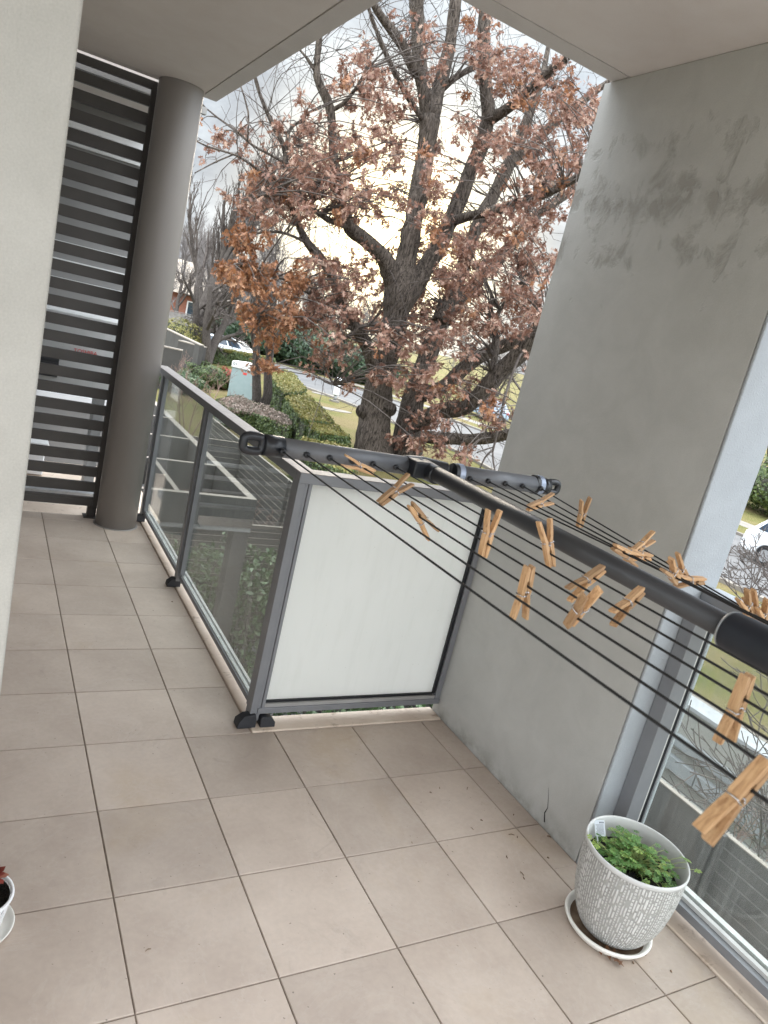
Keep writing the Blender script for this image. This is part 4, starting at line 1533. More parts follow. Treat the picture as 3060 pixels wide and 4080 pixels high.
leafy('glossy_hedge', .6, 3.7, 6.3, 7.4, LOW, -1.75, 5200, .085, 'glossy leaved hedge seen through the clear glass round the column')
leafy('photinia_hedge', 2.55, 3.8, 2.2, 5.4, LOW, -1.35, 5200, .085, 'dense green and reddish hedge seen under the frosted panel')

# white garden wall with two rows of blocks, seen through the side glass
ww = empty('garden_wall', (8.9, -2, LOW), 'white rendered garden wall with white coping and two rows of grey blocks', 'wall')
OW = (8.9, -2, LOW)
b = MB(); b.box(8.80, 9.0, -30, 8, LOW, -2.56); b.build('wall_face', M['white_wall'], ww, OW)
b = MB(); b.box(8.77, 9.15, -30, 8, -2.5595, -2.50); b.build('coping', M['white_cop'], ww, OW, bevel=.006)
for zt, zb, off in ((-2.96, -3.13, 0), (-3.29, -3.50, .6)):
    b = MB()
    for i in range(34):
        y = -30 + i * 1.12 + off
        b.box(8.70, 8.7995, y, y + 1.105, zb, zt)
    b.build('block_row', M['block'], ww, OW, bevel=.012)
b = MB(); b.box(7.9, 8.7, -30, 8, LOW, LOW + .03); b.build('footing', M['white_wall'], ww, OW)

# grey courtyard walls further along the building
def wall_seg(name, a, bq, zt, th, label, zb=G):
    A = onz(*a, zt); B_ = onz(*bq, zt)
    d = (B_ - A)[:2]; L_ = np.linalg.norm(d); d /= L_
    nn = np.array([-d[1], d[0]])
    if nn @ (A[:2] - CC[:2]) < 0: nn = -nn
    c = (A[:2] + B_[:2]) / 2 + nn * th / 2
    t = empty(name, (c[0], c[1], zb), label, 'wall')
    ax = [(d[0], d[1], 0), (nn[0], nn[1], 0), (0, 0, 1)]
    b = MB(); b.obox((c[0], c[1], (zb + zt - .05) / 2), ax, (L_ / 2, th / 2, (zt - .05 - zb) / 2)); b.build('wall_face', M['beam'], t, (c[0], c[1], zb))
    b = MB(); b.obox((c[0], c[1], zt - .025), ax, (L_ / 2 + .01, th / 2 + .01, .0245)); b.build('coping', M['coping'], t, (c[0], c[1], zb))


wall_seg('courtyard_wall', (349, 746), (394, 756), -.95, .25, 'low grey courtyard wall with cream top, nearest beside the column')
wall_seg('courtyard_wall', (386, 734), (437, 748), -.95, .35, 'grey courtyard wall end block in the middle, behind bare twigs')
wall_seg('courtyard_wall', (352, 706), (432, 744), -.85, .2, 'long receding grey courtyard wall with cream top, farthest')

# ---- small street things
p = onz(527, 866, G)
cb = empty('utility_cabinet', (p[0], p[1] + .5, G), 'grey green street cabinet with white sloped lid', 'utility cabinet', rot=(0, 0, -.42))
cb.scale = (1.18, 1.1, 1.0)
b = MB(); b.box(-.50, .50, -.24, .24, 0, 1.34); b.build('body', M['cab_green'], cb, bevel=.015)
b = MB(); b.box(-.43, .47, -.256, -.2405, .06, 1.30); b.build('door', M['cab_green'], cb, bevel=.006)
b = MB(); b.prism([(-.53, 1.342), (.53, 1.342), (.53, 1.56), (.05, 1.66), (-.53, 1.60)], -.29, .27, 'y'); b.build('lid', M['cab_white'], cb, bevel=.015)
b = MB(); b.box(-.06, .08, -.259, -.2565, 1.11, 1.21); b.build('sticker', M['red'], cb)
b = MB(); b.box(.28, .40, -.262, -.2565, .70, .82); b.tube([(.34, -.262, .76), (.34, -.30, .76)], .022, 12); b.build('lock_plate', M['galv'], cb)
text('number', '01', .17, M['ink'], cb, (-.40, -.2915, 1.50), (PI / 2, 0, 0))
text('number', '10', .17, M['ink'], cb, (.42, -.2915, 1.48), (PI / 2, 0, 0))

p = onz(722, 868, G)
pl_ = empty('marker_pillar', (p[0], p[1], G), 'pale round topped pillar standing on the lawn by the road', 'pillar')
b = MB(); b.box(-.22, .22, -.22, .22, 0, .10); b.build('base', M['concrete'], pl_, bevel=.01)
b = MB(); b.tube([(0, 0, .1), (0, 0, .42)], .09, 14); b.build('stem', M['galv'], pl_)
b = MB(); b.lathe([(0, .40), (.17, .40), (.175, .44), (.175, 1.25), (.15, 1.34), (.09, 1.39), (0, 1.40)], 24); b.build('cover', M['carwhite'], pl_)
p = onz(700, 797, G)
o = empty('marker_pillar', (p[0], p[1], G), 'small pale pillar across the road, far behind the leaves', 'pillar')
b = MB(); b.lathe([(0, 0), (.16, 0), (.16, .9), (.1, 1.0), (0, 1.02)], 18); b.build('cover', M['concrete'], o)
p = onz(632, 783, G)
sg = empty('street_sign', (p[0], p[1], G), 'white street sign on a slim pole before the evergreens', 'sign')
b = MB(); b.tube([(0, 0, 0), (0, 0, 2.5)], .035, 10); b.build('pole', M['galv'], sg)
b = MB(); b.box(-.45, .45, -.05, -.036, 1.75, 2.45); b.build('sign_panel', M['sign'], sg, bevel=.005)
b = MB(); b.box(.15, .30, -.054, -.0505, 2.2, 2.3); b.build('emblem', M['red'], sg)


def car(label, matl, loc, rz, group):
    t = empty('parked_car', loc, label, 'car', group, (0, 0, rz))
    arc = lambda cx_, r: [(cx_ + r * math.cos(a), .30 + r * math.sin(a)) for a in np.linspace(0, PI, 9)]
    prof_ = [(2.28, .26), (2.33, .45), (2.30, .66), (2.12, .78), (1.25, .95), (-2.15, 1.0), (-2.28, .9), (-2.33, .5), (-2.26, .26)] + arc(-1.38, .36)[::-1] + arc(1.36, .36)[::-1]
    b = MB(); b.prism(prof_, -.89, .89, 'y'); b.build('body', matl, t, bevel=.05, seg=3)
    lo_ = [(1.28, .95), (-2.20, .99)]; hi_ = [(.45, 1.47), (-1.80, 1.49)]
    c_ = {}
    vs = []
    for (x, z), hw in ((lo_[0], .82), (lo_[1], .80), (hi_[1], .60), (hi_[0], .62)):
        vs += [(x, -hw, z), (x, hw, z)]
    b = MB(); b.add(vs, [(0, 2, 4, 6), (1, 7, 5, 3), (0, 6, 7, 1), (2, 3, 5, 4), (6, 4, 5, 7), (0, 1, 3, 2)]); b.build('cabin', matl, t, bevel=.05, seg=3)

    def patch(q, u0, u1, v0, v1, off):
        q = [np.array(x, float) for x in q]   # bl, br, tr, tl
        f = lambda u, v: (q[0] * (1 - u) + q[1] * u) * (1 - v) + (q[3] * (1 - u) + q[2] * u) * v
        n = np.cross(q[1] - q[0], q[3] - q[0]); n /= np.linalg.norm(n)
        a = [f(u, v) + n * off for u, v in ((u0, v0), (u1, v0), (u1, v1), (u0, v1))]
        bk = [x - n * .02 for x in a]
        b = MB(); b.add(a + bk, [(0, 1, 2, 3), (7, 6, 5, 4), (0, 4, 5, 1), (1, 5, 6, 2), (2, 6, 7, 3), (3, 7, 4, 0)])
        return b
    sides = ([vs[2], vs[0], vs[6], vs[4]], [vs[1], vs[3], vs[5], vs[7]])
    for q, fl in ((sides[0], 0), (sides[1], 1)):
        for u0, u1 in ((.06, .30), (.33, .60), (.63, .92)):
            if fl: u0, u1 = 1 - u1, 1 - u0
            patch(q, u0, u1, .12, .88, .008).build('window', M['carglass'], t)
    patch([vs[0], vs[1], vs[7], vs[6]], .07, .93, .1, .92, .008).build('windscreen', M['carglass'], t)
    patch([vs[3], vs[2], vs[4], vs[5]], .08, .92, .2, .92, .008).build('rear_window', M['carglass'], t)
    for x in (1.36, -1.38):
        for s in (1, -1):
            b = MB(); b.tube([(x, s * .70, .32), (x, s * .88, .32)], .32, 28); wt = b.build('wheel', M['rubber'], t)
            b = MB(); b.tube([(x, s * .881, .32), (x, s * .893, .32)], .20, 20); b.build('rim', M['rim'], wt)
    for s in (1, -1):
        b = MB(); b.obox((2.16, s * .66, .68), [(1, 0, 0), (0, 1, 0), (0, 0, 1)], (.10, .18, .07)); b.build('headlight', M['lamp'], t, bevel=.02)
        b = MB(); b.obox((-2.25, s * .70, .80), [(1, 0, 0), (0, 1, 0), (0, 0, 1)], (.06, .12, .09)); b.build('tail_light', M['red'], t, bevel=.02)
        b = MB(); b.obox((.95, s * .96, 1.03), [(1, 0, 0), (0, 1, 0), (0, 0, 1)], (.07, .09, .06)); b.build('mirror', matl, t, bevel=.02)
        b = MB(); b.tube([(.2, s * .55, 1.535), (-1.6, s * .53, 1.545)], .018, 8); b.build('roof_rail', M['galv'], t)
    return t


p = onz(499, 780, G)
car('white estate car parked on the far street behind the long hedge', M['carwhite'], (p[0], p[1], G + .01), -.62, 'cars parked in the street')
p = onz(1660, 1220, G)
car('white car parked on the road at the right, behind bare twigs', M['carwhite'], (p[0] + .2, p[1] - 1.55, G + .01), -PI / 2, 'cars parked in the street')
p = onz(1062, 897, G)
car('light blue car glimpsed through the oak branches beyond the road', M['carblue'], (p[0] * .9, p[1] * .92, G + .01), 1.45, 'cars parked in the street')

# house and paling fence far left
hs = empty('brick_house', (14, 80, G), 'red brick house with a brown tiled roof far off behind bare trees', 'house', rot=(0, 0, .25))
b = MB(); b.box(-11, 9, -4, 4, 0, 3.6); b.build('wall', M['brick'], hs)
b = MB(); b.add([(-12, -5, 3.5), (10, -5, 3.5), (10, 5, 3.5), (-12, 5, 3.5), (-8, 0, 6.9), (6, 0, 6.9)], [(0, 1, 5, 4), (1, 2, 5), (2, 3, 4, 5), (3, 0, 4), (0, 3, 2, 1)]); b.build('roof', M['roof'], hs)
for x in (-8, -3.5, 3):
    b = MB(); b.box(x, x + 2.2, -4.06, -4.005, 1.4, 2.8); wn = b.build('window', M['carglass'], hs)
    b = MB()
    b.box(x - .12, x, -4.1, -4.004, 1.3, 2.9); b.box(x + 2.2, x + 2.32, -4.1, -4.004, 1.3, 2.9); b.box(x + .001, x + 2.199, -4.1, -4.004, 1.3, 1.399); b.box(x + .001, x + 2.199, -4.1, -4.004, 2.801, 2.9); b.box(x + 1.05, x + 1.15, -4.09, -4.061, 1.4, 2.8)
    b.build('frame', M['sign'], wn)
fn = empty('paling_fence', (12, 66, G), 'grey brown paling fence in front of the distant house', 'fence', rot=(0, 0, .12))
b = MB()
for i in range(150):
    b.box(-9 + i * .15, -9 + i * .15 + .138, -.012, .012, 0, 1.85 + random.uniform(-.02, .02))
b.build('palings', M['slat_grey'], fn)
b = MB(); b.box(-9, 13.5, -.05, .05, 1.9, 1.95); b.build('top_rail', M['slat_grey'], fn)

# ------------------------------------------------------------------ the oak
NH = np.array([RC[2][0], RC[2][1]]); NH = NH / np.linalg.norm(NH)


def vp(x, y, dh):
    v = Dray(x, y)
    t = dh / (v[:2] @ NH)
    return CC + v * t


OD = 25.0


def limb(pts, off=0.0, curve=True):
    rows = []
    n = len(pts)
    for i, q in enumerate(pts):
        x, y, w_ = q[:3]
        d = OD + (q[3] if len(q) > 3 else off)
        P = vp(x, y, d)
        cz = (RC[2] @ (P - CC))
        rows.append([*P, w_ * .5 * DD * cz / FPX])
    return spline(rows, .22) if curve else np.array(rows)


LIMBS = [
    # stem one (left), upward through the fork to the centre leader
    [(812, 1085, 104, 0), (806, 1010, 92, 0), (806, 940, 74, 0), (812, 890, 74, 0), (820, 842, 58, 0), (837, 783, 52, 0), (850, 724, 54, 0), (860, 665, 64, 0), (868, 615, 66, 0), (876, 570, 46, 0), (884, 530, 42, 0), (903, 431, 42, .2), (921, 323, 41, .3), (930, 250, 42, .3)],
    [(930, 256, 36, .3), (914, 190, 32, .2), (903, 126, 31, 0), (900, 40, 31, 0), (897, -90, 28, 0)],
    [(932, 256, 34, .3), (946, 205, 30, .5), (960, 162, 29, .7), (978, 70, 27, .9), (995, -70, 24, 1.0)],
    [(897, 160, 22, .1), (870, 100, 22, -.5), (842, 60, 20, -.8), (813, 20, 17, -1.2), (770, -60, 13, -1.6)],
    [(915, 262, 13, .2), (870, 190, 12, -.6), (838, 125, 11, -1.2), (815, 70, 9, -1.5), (797, 20, 7, -1.8), (780, -40, 5, -2)],
    # right leader out of the fork
    [(858, 668, 52, 0), (885, 630, 46, .2), (915, 585, 42, .5), (946, 535, 36, .8), (966, 490, 35, 1.0), (984, 447, 34, 1.1), (1011, 377, 33, 1.2), (1040, 310, 33, 1.2), (1053, 252, 31, 1.2), (1045, 190, 27, 1.2), (1043, 90, 27, 1.3), (1047, -60, 24, 1.5)],
    [(1052, 262, 24, 1.2), (1090, 240, 22, .8), (1118, 216, 22, .4), (1160, 178, 20, 0), (1190, 151, 19, -.3), (1226, 122, 17, -.7), (1300, 70, 13, -1.4)],
    [(978, 478, 20, 1.0), (1010, 468, 21, .4), (1065, 453, 21, -.4), (1110, 443, 19, -.9), (1154, 428, 18, -1.3), (1205, 405, 18, -1.8), (1244, 386, 17, -2.1), (1330, 340, 13, -2.8)],
    [(1043, 135, 12, 1.3), (990, 165, 14, 1.0), (955, 192, 15, .6)],
    # limbs behind on the right
    [(960, 690, 34, 2.0), (1000, 640, 30, 2.6), (1050, 585, 27, 3.0), (1100, 532, 25, 3.4), (1154, 467, 22, 3.8), (1237, 408, 17, 4.4), (1330, 350, 12, 5)],
    [(948, 700, 36, 1.6), (985, 620, 30, 2.5), (1011, 539, 29, 3.0), (1047, 449, 28, 3.3), (1083, 377, 28, 3.6), (1119, 298, 26, 3.8), (1142, 240, 20, 4.0), (1168, 170, 15, 4.2), (1185, 100, 10, 4.4)],
    [(1085, 375, 18, 3.6), (1125, 335, 19, 3.8), (1165, 298, 19, 4.0), (1208, 259, 18, 4.2), (1262, 216, 17, 4.4), (1330, 165, 12, 4.8)],
    # second stem (leaning right) and its low limbs
    [(915, 1085, 100, .4), (890, 1030, 86, .4), (878, 970, 66, .5), (880, 915, 56, .6), (895, 860, 48, .8), (908, 810, 44, 1.0), (922, 765, 42, 1.3), (945, 705, 40, 1.7), (962, 660, 34, 2.0)],
    [(884, 925, 40, .6), (915, 905, 36, .2), (949, 890, 33, -.2), (1000, 884, 34, -.6), (1043, 843, 36, -1.0), (1087, 797, 38, -1.3), (1140, 748, 40, -1.6), (1200, 690, 36, -2.0)],
    [(905, 855, 34, .8), (955, 838, 30, .8), (1000, 800, 30, .7), (1040, 772, 30, .5), (1102, 745, 28, .2), (1160, 715, 26, -.2)],
    [(880, 965, 30, .4), (905, 945, 28, -.2), (940, 946, 26, -.7), (999, 949, 26, -1.2), (1058, 945, 25, -1.7), (1095, 938, 24, -2.0), (1160, 918, 20, -2.6)],
    [(1062, 800, 16, -1.2), (1072, 750, 15, -.9), (1068, 700, 12, -.5), (1090, 655, 9, -.2), (1130, 620, 7, 0)],
    # left side of the fork
    [(860, 640, 44, 0), (845, 600, 40, -.2), (829, 556, 36, -.5), (795, 522, 33, -.8), (757, 492, 30, -1.1), (738, 450, 24, -1.4), (728, 404, 20, -1.6), (718, 350, 19, -1.8), (716, 300, 19, -1.9), (711, 237, 20, -2), (697, 200, 18, -2.1), (684, 165, 16, -2.2), (688, 97, 14, -2.3), (696, 30, 12, -2.5)],
    [(687, 165, 8, -2.2), (672, 140, 8, -2.3), (660, 122, 6, -2.4), (640, 100, 5, -2.4)],
    [(712, 240, 10, -2), (740, 225, 9, -2.2), (770, 190, 7, -2.4), (790, 150, 5, -2.6)],
    # lower left limb
    [(818, 855, 36, 0), (808, 800, 30, -.4), (795, 750, 27, -.8), (770, 710, 25, -1.2), (745, 668, 23, -1.6), (717, 595, 22, -2.0), (690, 556, 20, -2.3), (667, 527, 18, -2.5), (648, 494, 16, -2.7), (636, 462, 14, -2.9), (619, 419, 13, -3.1), (617, 334, 12, -3.3), (606, 300, 10, -3.4), (577, 243, 9, -3.6), (553, 176, 7, -3.8), (545, 120, 5, -3.9)],
    [(618, 322, 8, -3.3), (624, 285, 8, -3.2), (640, 266, 7, -3.1), (655, 262, 6, -3.0), (662, 245, 4, -3.0)],
    [(616, 352, 6, -3.3), (575, 330, 6, -3.6), (544, 313, 5, -3.8), (514, 286, 5, -4), (471, 255, 4, -4.3), (425, 217, 3, -4.6)],
    [(618, 400, 7, -3.1), (590, 385, 6, -3.4), (555, 365, 6, -3.8), (514, 337, 5, -4.2), (447, 316, 4, -4.6), (418, 300, 3, -4.8)],
    [(535, 305, 4, -3.9), (536, 243, 4, -3.9), (520, 185, 3, -4)],
    [(514, 330, 3, -4.2), (470, 348, 3, -4.4), (420, 374, 2.2, -4.8)],
    [(745, 672, 10, -1.6), (705, 658, 9, -2.3), (660, 630, 7, -3), (620, 608, 5, -3.5), (560, 585, 4, -4), (500, 572, 3, -4.4)],
    [(770, 712, 9, -1.2), (720, 700, 8, -2.0), (660, 690, 6, -2.8), (600, 690, 5, -3.4), (540, 682, 3, -3.9)],
    [(667, 527, 7, -2.5), (620, 505, 6, -3.2), (575, 500, 5, -3.6), (520, 515, 3, -4)],
    [(868, 720, 14, -.4), (800, 700, 10, -1.4), (740, 735, 8, -2.0), (700, 780, 6, -2.5), (720, 830, 4, -2.8)],
    [(757, 492, 14, -1.1), (700, 470, 12, -2.2), (655, 430, 9, -3.0), (600, 420, 6, -3.6), (540, 430, 4, -4.2)],
]
lim = [limb(q) for q in LIMBS]
ob = lim[0][0][:3].copy()
oz = min(G, ob[2])
OAK = empty('oak_tree', (float(ob[0]), float(ob[1]), G), 'huge spreading oak with two dark stems and clinging brown winter leaves', 'tree')
OO = (float(ob[0]), float(ob[1]), G)
b = MB()
for i, L_ in enumerate(lim):
    pts = L_[:, :3].copy(); rad = L_[:, 3].copy()
    if i in (0, 12):     # root flare down to the ground
        ext = pts[0] + np.array([0, 0, 0])
        if pts[0][2] > G - .1:
            pts = np.vstack([[pts[0][0], pts[0][1], G - .2], pts]); rad = np.concatenate([[rad[0] * 1.25], rad])
    n = len(pts)
    wob = np.cumsum(rng.normal(0, .012, (n, 3)), 0) * np.sin(np.linspace(0, PI, n))[:, None]
    pts = pts + wob * np.minimum(1, rad[:, None] / .2)
    rad = rad * (1 + .06 * np.sin(np.arange(n) * .9 + i) + rng.normal(0, .02, n))
    b.tube(pts, rad, 14 if rad[0] > .2 else 8, jit=.10)
b.build('trunk', M['bark'], OAK, OO)
# old cut knobs on the left stem
b = MB()
for (x, y, w_, sg_) in ((776, 888, 34, -1), (849, 884, 36, 1)):
    P = vp(x - sg_ * 8, y, OD - .35)
    r = w_ * .42 * DD * OD / FPX
    Q = vp(812, y + 4, OD)
    d = (P - Q); d /= np.linalg.norm(d)
    d2 = d * .55 - np.array([NH[0], NH[1], 0]) * .75
    d2 /= np.linalg.norm(d2)
    b.tube([P - d2 * .35, P, P + d2 * .10, P + d2 * .14, P + d2 * .06], [r * 1.1, r * 1.05, r, r * .74, r * .5], 16, jit=.08)
b.build('cut_stub', M['bark'], OAK, OO)

# leaf clusters
GAPS = [(640, 745, 36, 42), (722, 848, 26, 36), (500, 765, 50, 30)]
CL = [(880, 60, 60, 50, 12), (760, 185, 65, 55, 30), (700, 330, 90, 60, 55), (640, 390, 115, 60, 95), (590, 440, 90, 45, 60), (720, 420, 85, 50, 75),
      (540, 515, 50, 22, 28), (515, 580, 42, 18, 40), (585, 612, 85, 34, 62), (640, 675, 75, 28, 42), (590, 690, 80, 20, 32), (590, 733, 36, 10, 14), (535, 672, 30, 10, 12), (580, 788, 36, 6, 10),
      (700, 600, 80, 55, 52), (760, 660, 90, 55, 62), (720, 735, 70, 38, 42), (790, 560, 55, 50, 34), (820, 330, 60, 60, 50), (840, 230, 60, 60, 45), (790, 130, 50, 40, 20),
      (900, 420, 60, 40, 42), (880, 560, 50, 60, 48), (930, 480, 50, 40, 38), (1000, 560, 80, 60, 80), (960, 640, 85, 55, 70), (1080, 560, 90, 80, 80), (1150, 600, 60, 95, 75),
      (1120, 480, 80, 60, 58), (1180, 430, 60, 60, 45), (1100, 340, 90, 70, 78), (1200, 330, 60, 80, 65), (1160, 180, 85, 50, 66), (1080, 130, 60, 50, 44), (1240, 220, 50, 55, 45),
      (1100, 680, 80, 50, 65), (1010, 720, 80, 50, 66), (880, 720, 75, 45, 62), (900, 805, 60, 55, 52), (960, 840, 55, 60, 50), (925, 925, 55, 40, 42), (865, 962, 50, 22, 24), (820, 800, 40, 30, 18),
      (1050, 850, 50, 40, 22), (1080, 890, 35, 35, 20), (985, 975, 40, 26, 14), (738, 832, 20, 22, 12), (690, 775, 50, 18, 15), (680, 250, 60, 50, 16), (560, 290, 60, 50, 13), (480, 330, 50, 40, 9),
      (450, 260, 40, 40, 6), (1040, 60, 45, 50, 24), (930, 130, 30, 60, 18), (960, 350, 45, 55, 24), (1000, 250, 30, 60, 14), (780, 440, 60, 40, 35), (860, 640, 60, 40, 30), (1160, 730, 50, 60, 35), (1290, 300, 40, 80, 30)]
SK = np.vstack([L_[::2] for L_ in lim])
SKp, SKr = SK[:, :3], SK[:, 3]
tw = MB()
LV = {0: [], 1: []}
half = leaf2d()
hu = np.array([h[0] for h in half]); hv = np.array([h[1] for h in half])
for (cx_, cy_, rx, ry, n) in CL:
    for _ in range(int(n * .56 + .5)):
        a = random.uniform(0, 2 * PI); r = math.sqrt(random.random())
        x, y = cx_ + rx * r * math.cos(a), cy_ + ry * r * math.sin(a)
        if any(((x - gx_) / rx_) ** 2 + ((y - gy_) / ry_) ** 2 < 1 for gx_, gy_, rx_, ry_ in GAPS): continue
        left = x < 660 and y > 480
        dep = random.gauss(-2.8, 1.4) if x < 760 else random.gauss(-.6, 2.6)
        if left: dep = random.gauss(-3.8, .8); y += random.gauss(0, 3)
        if 805 < x < 955 and 500 < y < 690: dep = abs(random.gauss(1.2, 1.5)) + .6
        C_ = vp(x, y, OD + dep)
        dist = np.linalg.norm(SKp - C_, axis=1) + .6 * np.maximum(0, SKp[:, 2] - C_[2]) + SKr * 1.5
        j = int(np.argmin(dist))
        A = SKp[j]
        Ld = np.linalg.norm(C_ - A)
        if Ld > 4.5: continue
        if Ld > .3:
            mid = A * .5 + C_ * .5 + np.array([random.gauss(0, .12), random.gauss(0, .12), .10 * Ld + random.gauss(0, .1)])
            pth = spline([A, A * .75 + mid * .25 + rng.normal(0, .05, 3), mid, C_ + rng.normal(0, .05, 3)], max(.25, Ld / 5))
            r0 = min(.034, .012 + .008 * Ld)
            tw.tube(pth, np.linspace(r0, .008, len(pth)), 4, cap=False)
        ntw = random.randint(2, 4)
        ends = [C_]
        for q in range(ntw):
            d = rng.normal(size=3); d[2] -= .15; d /= np.linalg.norm(d)
            e = C_ + d * random.uniform(.14, .44)
            tw.tube([C_, (C_ + e) / 2 + rng.normal(0, .04, 3), e], [.0085, .0065, .004], 3, cap=False)
            ends.append(e)
        o_ = 1 if (left or random.random() < .06) else 0
        for q in range(random.randint(16, 31)):
            e = ends[random.randrange(len(ends))]
            w0 = e * random.uniform(.75, 1.0) + C_ * 0
            t = random.uniform(.35, 1.05)
            pos = C_ * (1 - t) + e * t + rng.normal(0, .05, 3)
            LV[o_].append(pos)
# bare twigs hanging through the crown
for _ in range(700):
    j = random.randrange(len(SKp))
    if SKr[j] > .3 or SKr[j] < .03: continue
    A = SKp[j]
    d = rng.normal(size=3); d[2] += random.choice((-.5, .5, .2)); d /= np.linalg.norm(d)
    Ld = random.uniform(.8, 2.6)
    e = A + d * Ld
    pth = spline([A, A + d * Ld * .5 + rng.normal(0, .15, 3), e + np.array([0, 0, random.gauss(-.1, .25)])], .35)
    tw.tube(pth, np.linspace(.016, .006, len(pth)), 3, cap=False)
    for q in range(4):
        t = random.randrange(1, len(pth))
        d2 = d + rng.normal(0, .7, 3); d2 /= np.linalg.norm(d2)
        s_ = pth[t]; f_ = s_ + d2 * random.uniform(.3, 1.0)
        tw.tube([s_, (s_ + f_) / 2 + rng.normal(0, .05, 3), f_], [.0075, .006, .0045], 3, cap=False)
# the hanging bare branch beside the wall
hang = limb([(1136, 752, 6, -1.6), (1122, 770, 6, -2), (1110, 800, 6, -2.2), (1092, 852, 6, -2.4), (1080, 905, 5.5, -2.4), (1070, 952, 5, -2.4), (1064, 975, 5, -2.4)])
tw.tube(hang[:, :3], hang[:, 3], 6)
for q in ([(1064, 972, 5, -2.4), (1048, 988, 4, -2.4), (1034, 1018, 3, -2.4)], [(1064, 972, 4, -2.4), (1066, 1000, 4, -2.4), (1073, 1032, 3, -2.4)], [(1066, 966, 3, -2.4), (1045, 972, 3, -2.4), (1030, 978, 2.5, -2.4)], [(1086, 880, 3, -2.4), (1060, 905, 3, -2.4), (1045, 945, 2.5, -2.4)], [(1105, 815, 4, -2.2), (1130, 850, 3, -2.2), (1150, 860, 2, -2.2)]):
    L_ = limb(q); tw.tube(L_[:, :3], L_[:, 3], 4)
tw.build('twigs', M['twig'], OAK, OO)
for o_, nm in ((0, 'oakleaf'), (1, 'oakleaf_o')):
    P = np.array(LV[o_])
    N = len(P)
    a, bb, n = frames(N)
    a[:, 2] -= .55; a /= np.linalg.norm(a, axis=1, keepdims=True)
    n -= a * np.sum(a * n, 1, keepdims=True); n /= np.linalg.norm(n, axis=1, keepdims=True)
    bb = np.cross(n, a)
    sz = rng.uniform(.13, .215, (N, 1, 1))
    fold = rng.uniform(-.1, .5, (N, 1, 1))
    curl = rng.uniform(-.5, .5, (N, 1, 1))
    u = np.concatenate([hu, hu[1:-1]])[None, :, None]
    v = np.concatenate([hv, -hv[1:-1]])[None, :, None]
    V = P[:, None, :] + sz * (a[:, None, :] * u + bb[:, None, :] * v + n[:, None, :] * (np.abs(v) * fold + curl * u * u * .6))
    nh = len(half)
    f1 = tuple(range(nh)); f2 = tuple([0] + [nh + i for i in range(nh - 2)] + [nh - 1])[::-1]
    polys_mesh('crown', M[nm], V, [f1, f2], 2 * nh - 2, np.clip(rng.beta(1.7, 2.0, N), 0, 1), OAK, OO)

# ------------------------------------------------------------------ bare trees


def bare_tree(name, h, tr, label, group, upright=.5, seed=0, lev=4, kids=(7, 6, 6, 5), forks=1, mt='bark2', mtw='twig_far', spread=1.0, min_r=.009, lens=.6, clear=.22):
    rs = random.Random(seed)
    T_, W_ = MB(), MB()

    def branch(p, d, L_, r, level):
        n = 5 if level < 2 else 3
        pts = [np.array(p)]
        dd = np.array(d)
        for i in range(n):
            dd = dd + np.array([rs.gauss(0, .13), rs.gauss(0, .13), rs.gauss(.05, .07) + .10 * upright])
            dd /= np.linalg.norm(dd)
            pts.append(pts[-1] + dd * L_ / n)
        rr = [max(min_r, r * (1 - .62 * i / n)) for i in range(n + 1)]
        (T_ if level < 2 else W_).tube(pts, rr, (9, 6, 4, 3, 3, 3)[level], cap=False)
        if level >= lev: return
        for q in range(kids[level]):
            t = clear + (1 - clear) * (q + rs.random()) / kids[level] if level == 0 else .2 + .8 * (q + rs.random()) / kids[level]
            i = min(n - 1, int(t * n)); f = t * n - i
            s = pts[i] * (1 - f) + pts[i + 1] * f
            ax = pts[i + 1] - pts[i]; ax /= np.linalg.norm(ax)
            az = rs.uniform(0, 2 * PI)
            u = np.cross(ax, [.3, .2, 1.0]); u /= np.linalg.norm(u) + 1e-9
            v = np.cross(ax, u)
            ang = (1.05 - .65 * upright) * spread * rs.uniform(.7, 1.25)
            d2 = ax * math.cos(ang) + (u * math.cos(az) + v * math.sin(az)) * math.sin(ang)
            branch(s, d2, L_ * lens * rs.uniform(.7, 1.15) * (1 - .35 * t), max(min_r, rr[i] * .55), level + 1)
    for f in range(forks):
        a = 2 * PI * f / max(1, forks) + .4
        tilt = 0.04 if forks == 1 else .28
        branch((.05 * math.cos(a) * forks, .05 * math.sin(a) * forks, -.05), (math.cos(a) * tilt, math.sin(a) * tilt, 1), h * .72, tr, 0)
    t = empty(name, (0, 0, 0), label, 'tree', group)
    T_.build('trunk', M[mt], t)
    W_.build('crown', M[mtw], t)
    return t


def place(t, x, y, z=None, s=1.0, rz=0., dh=None):
    if dh is not None:
        P = vp(x, y, dh); loc = (P[0], P[1], G)
    else:
        P = onz(x, y, G); loc = (P[0], P[1], G)
    t.location = loc; t.rotation_euler = (0, 0, rz); t.scale = (s, s, s)
    return t


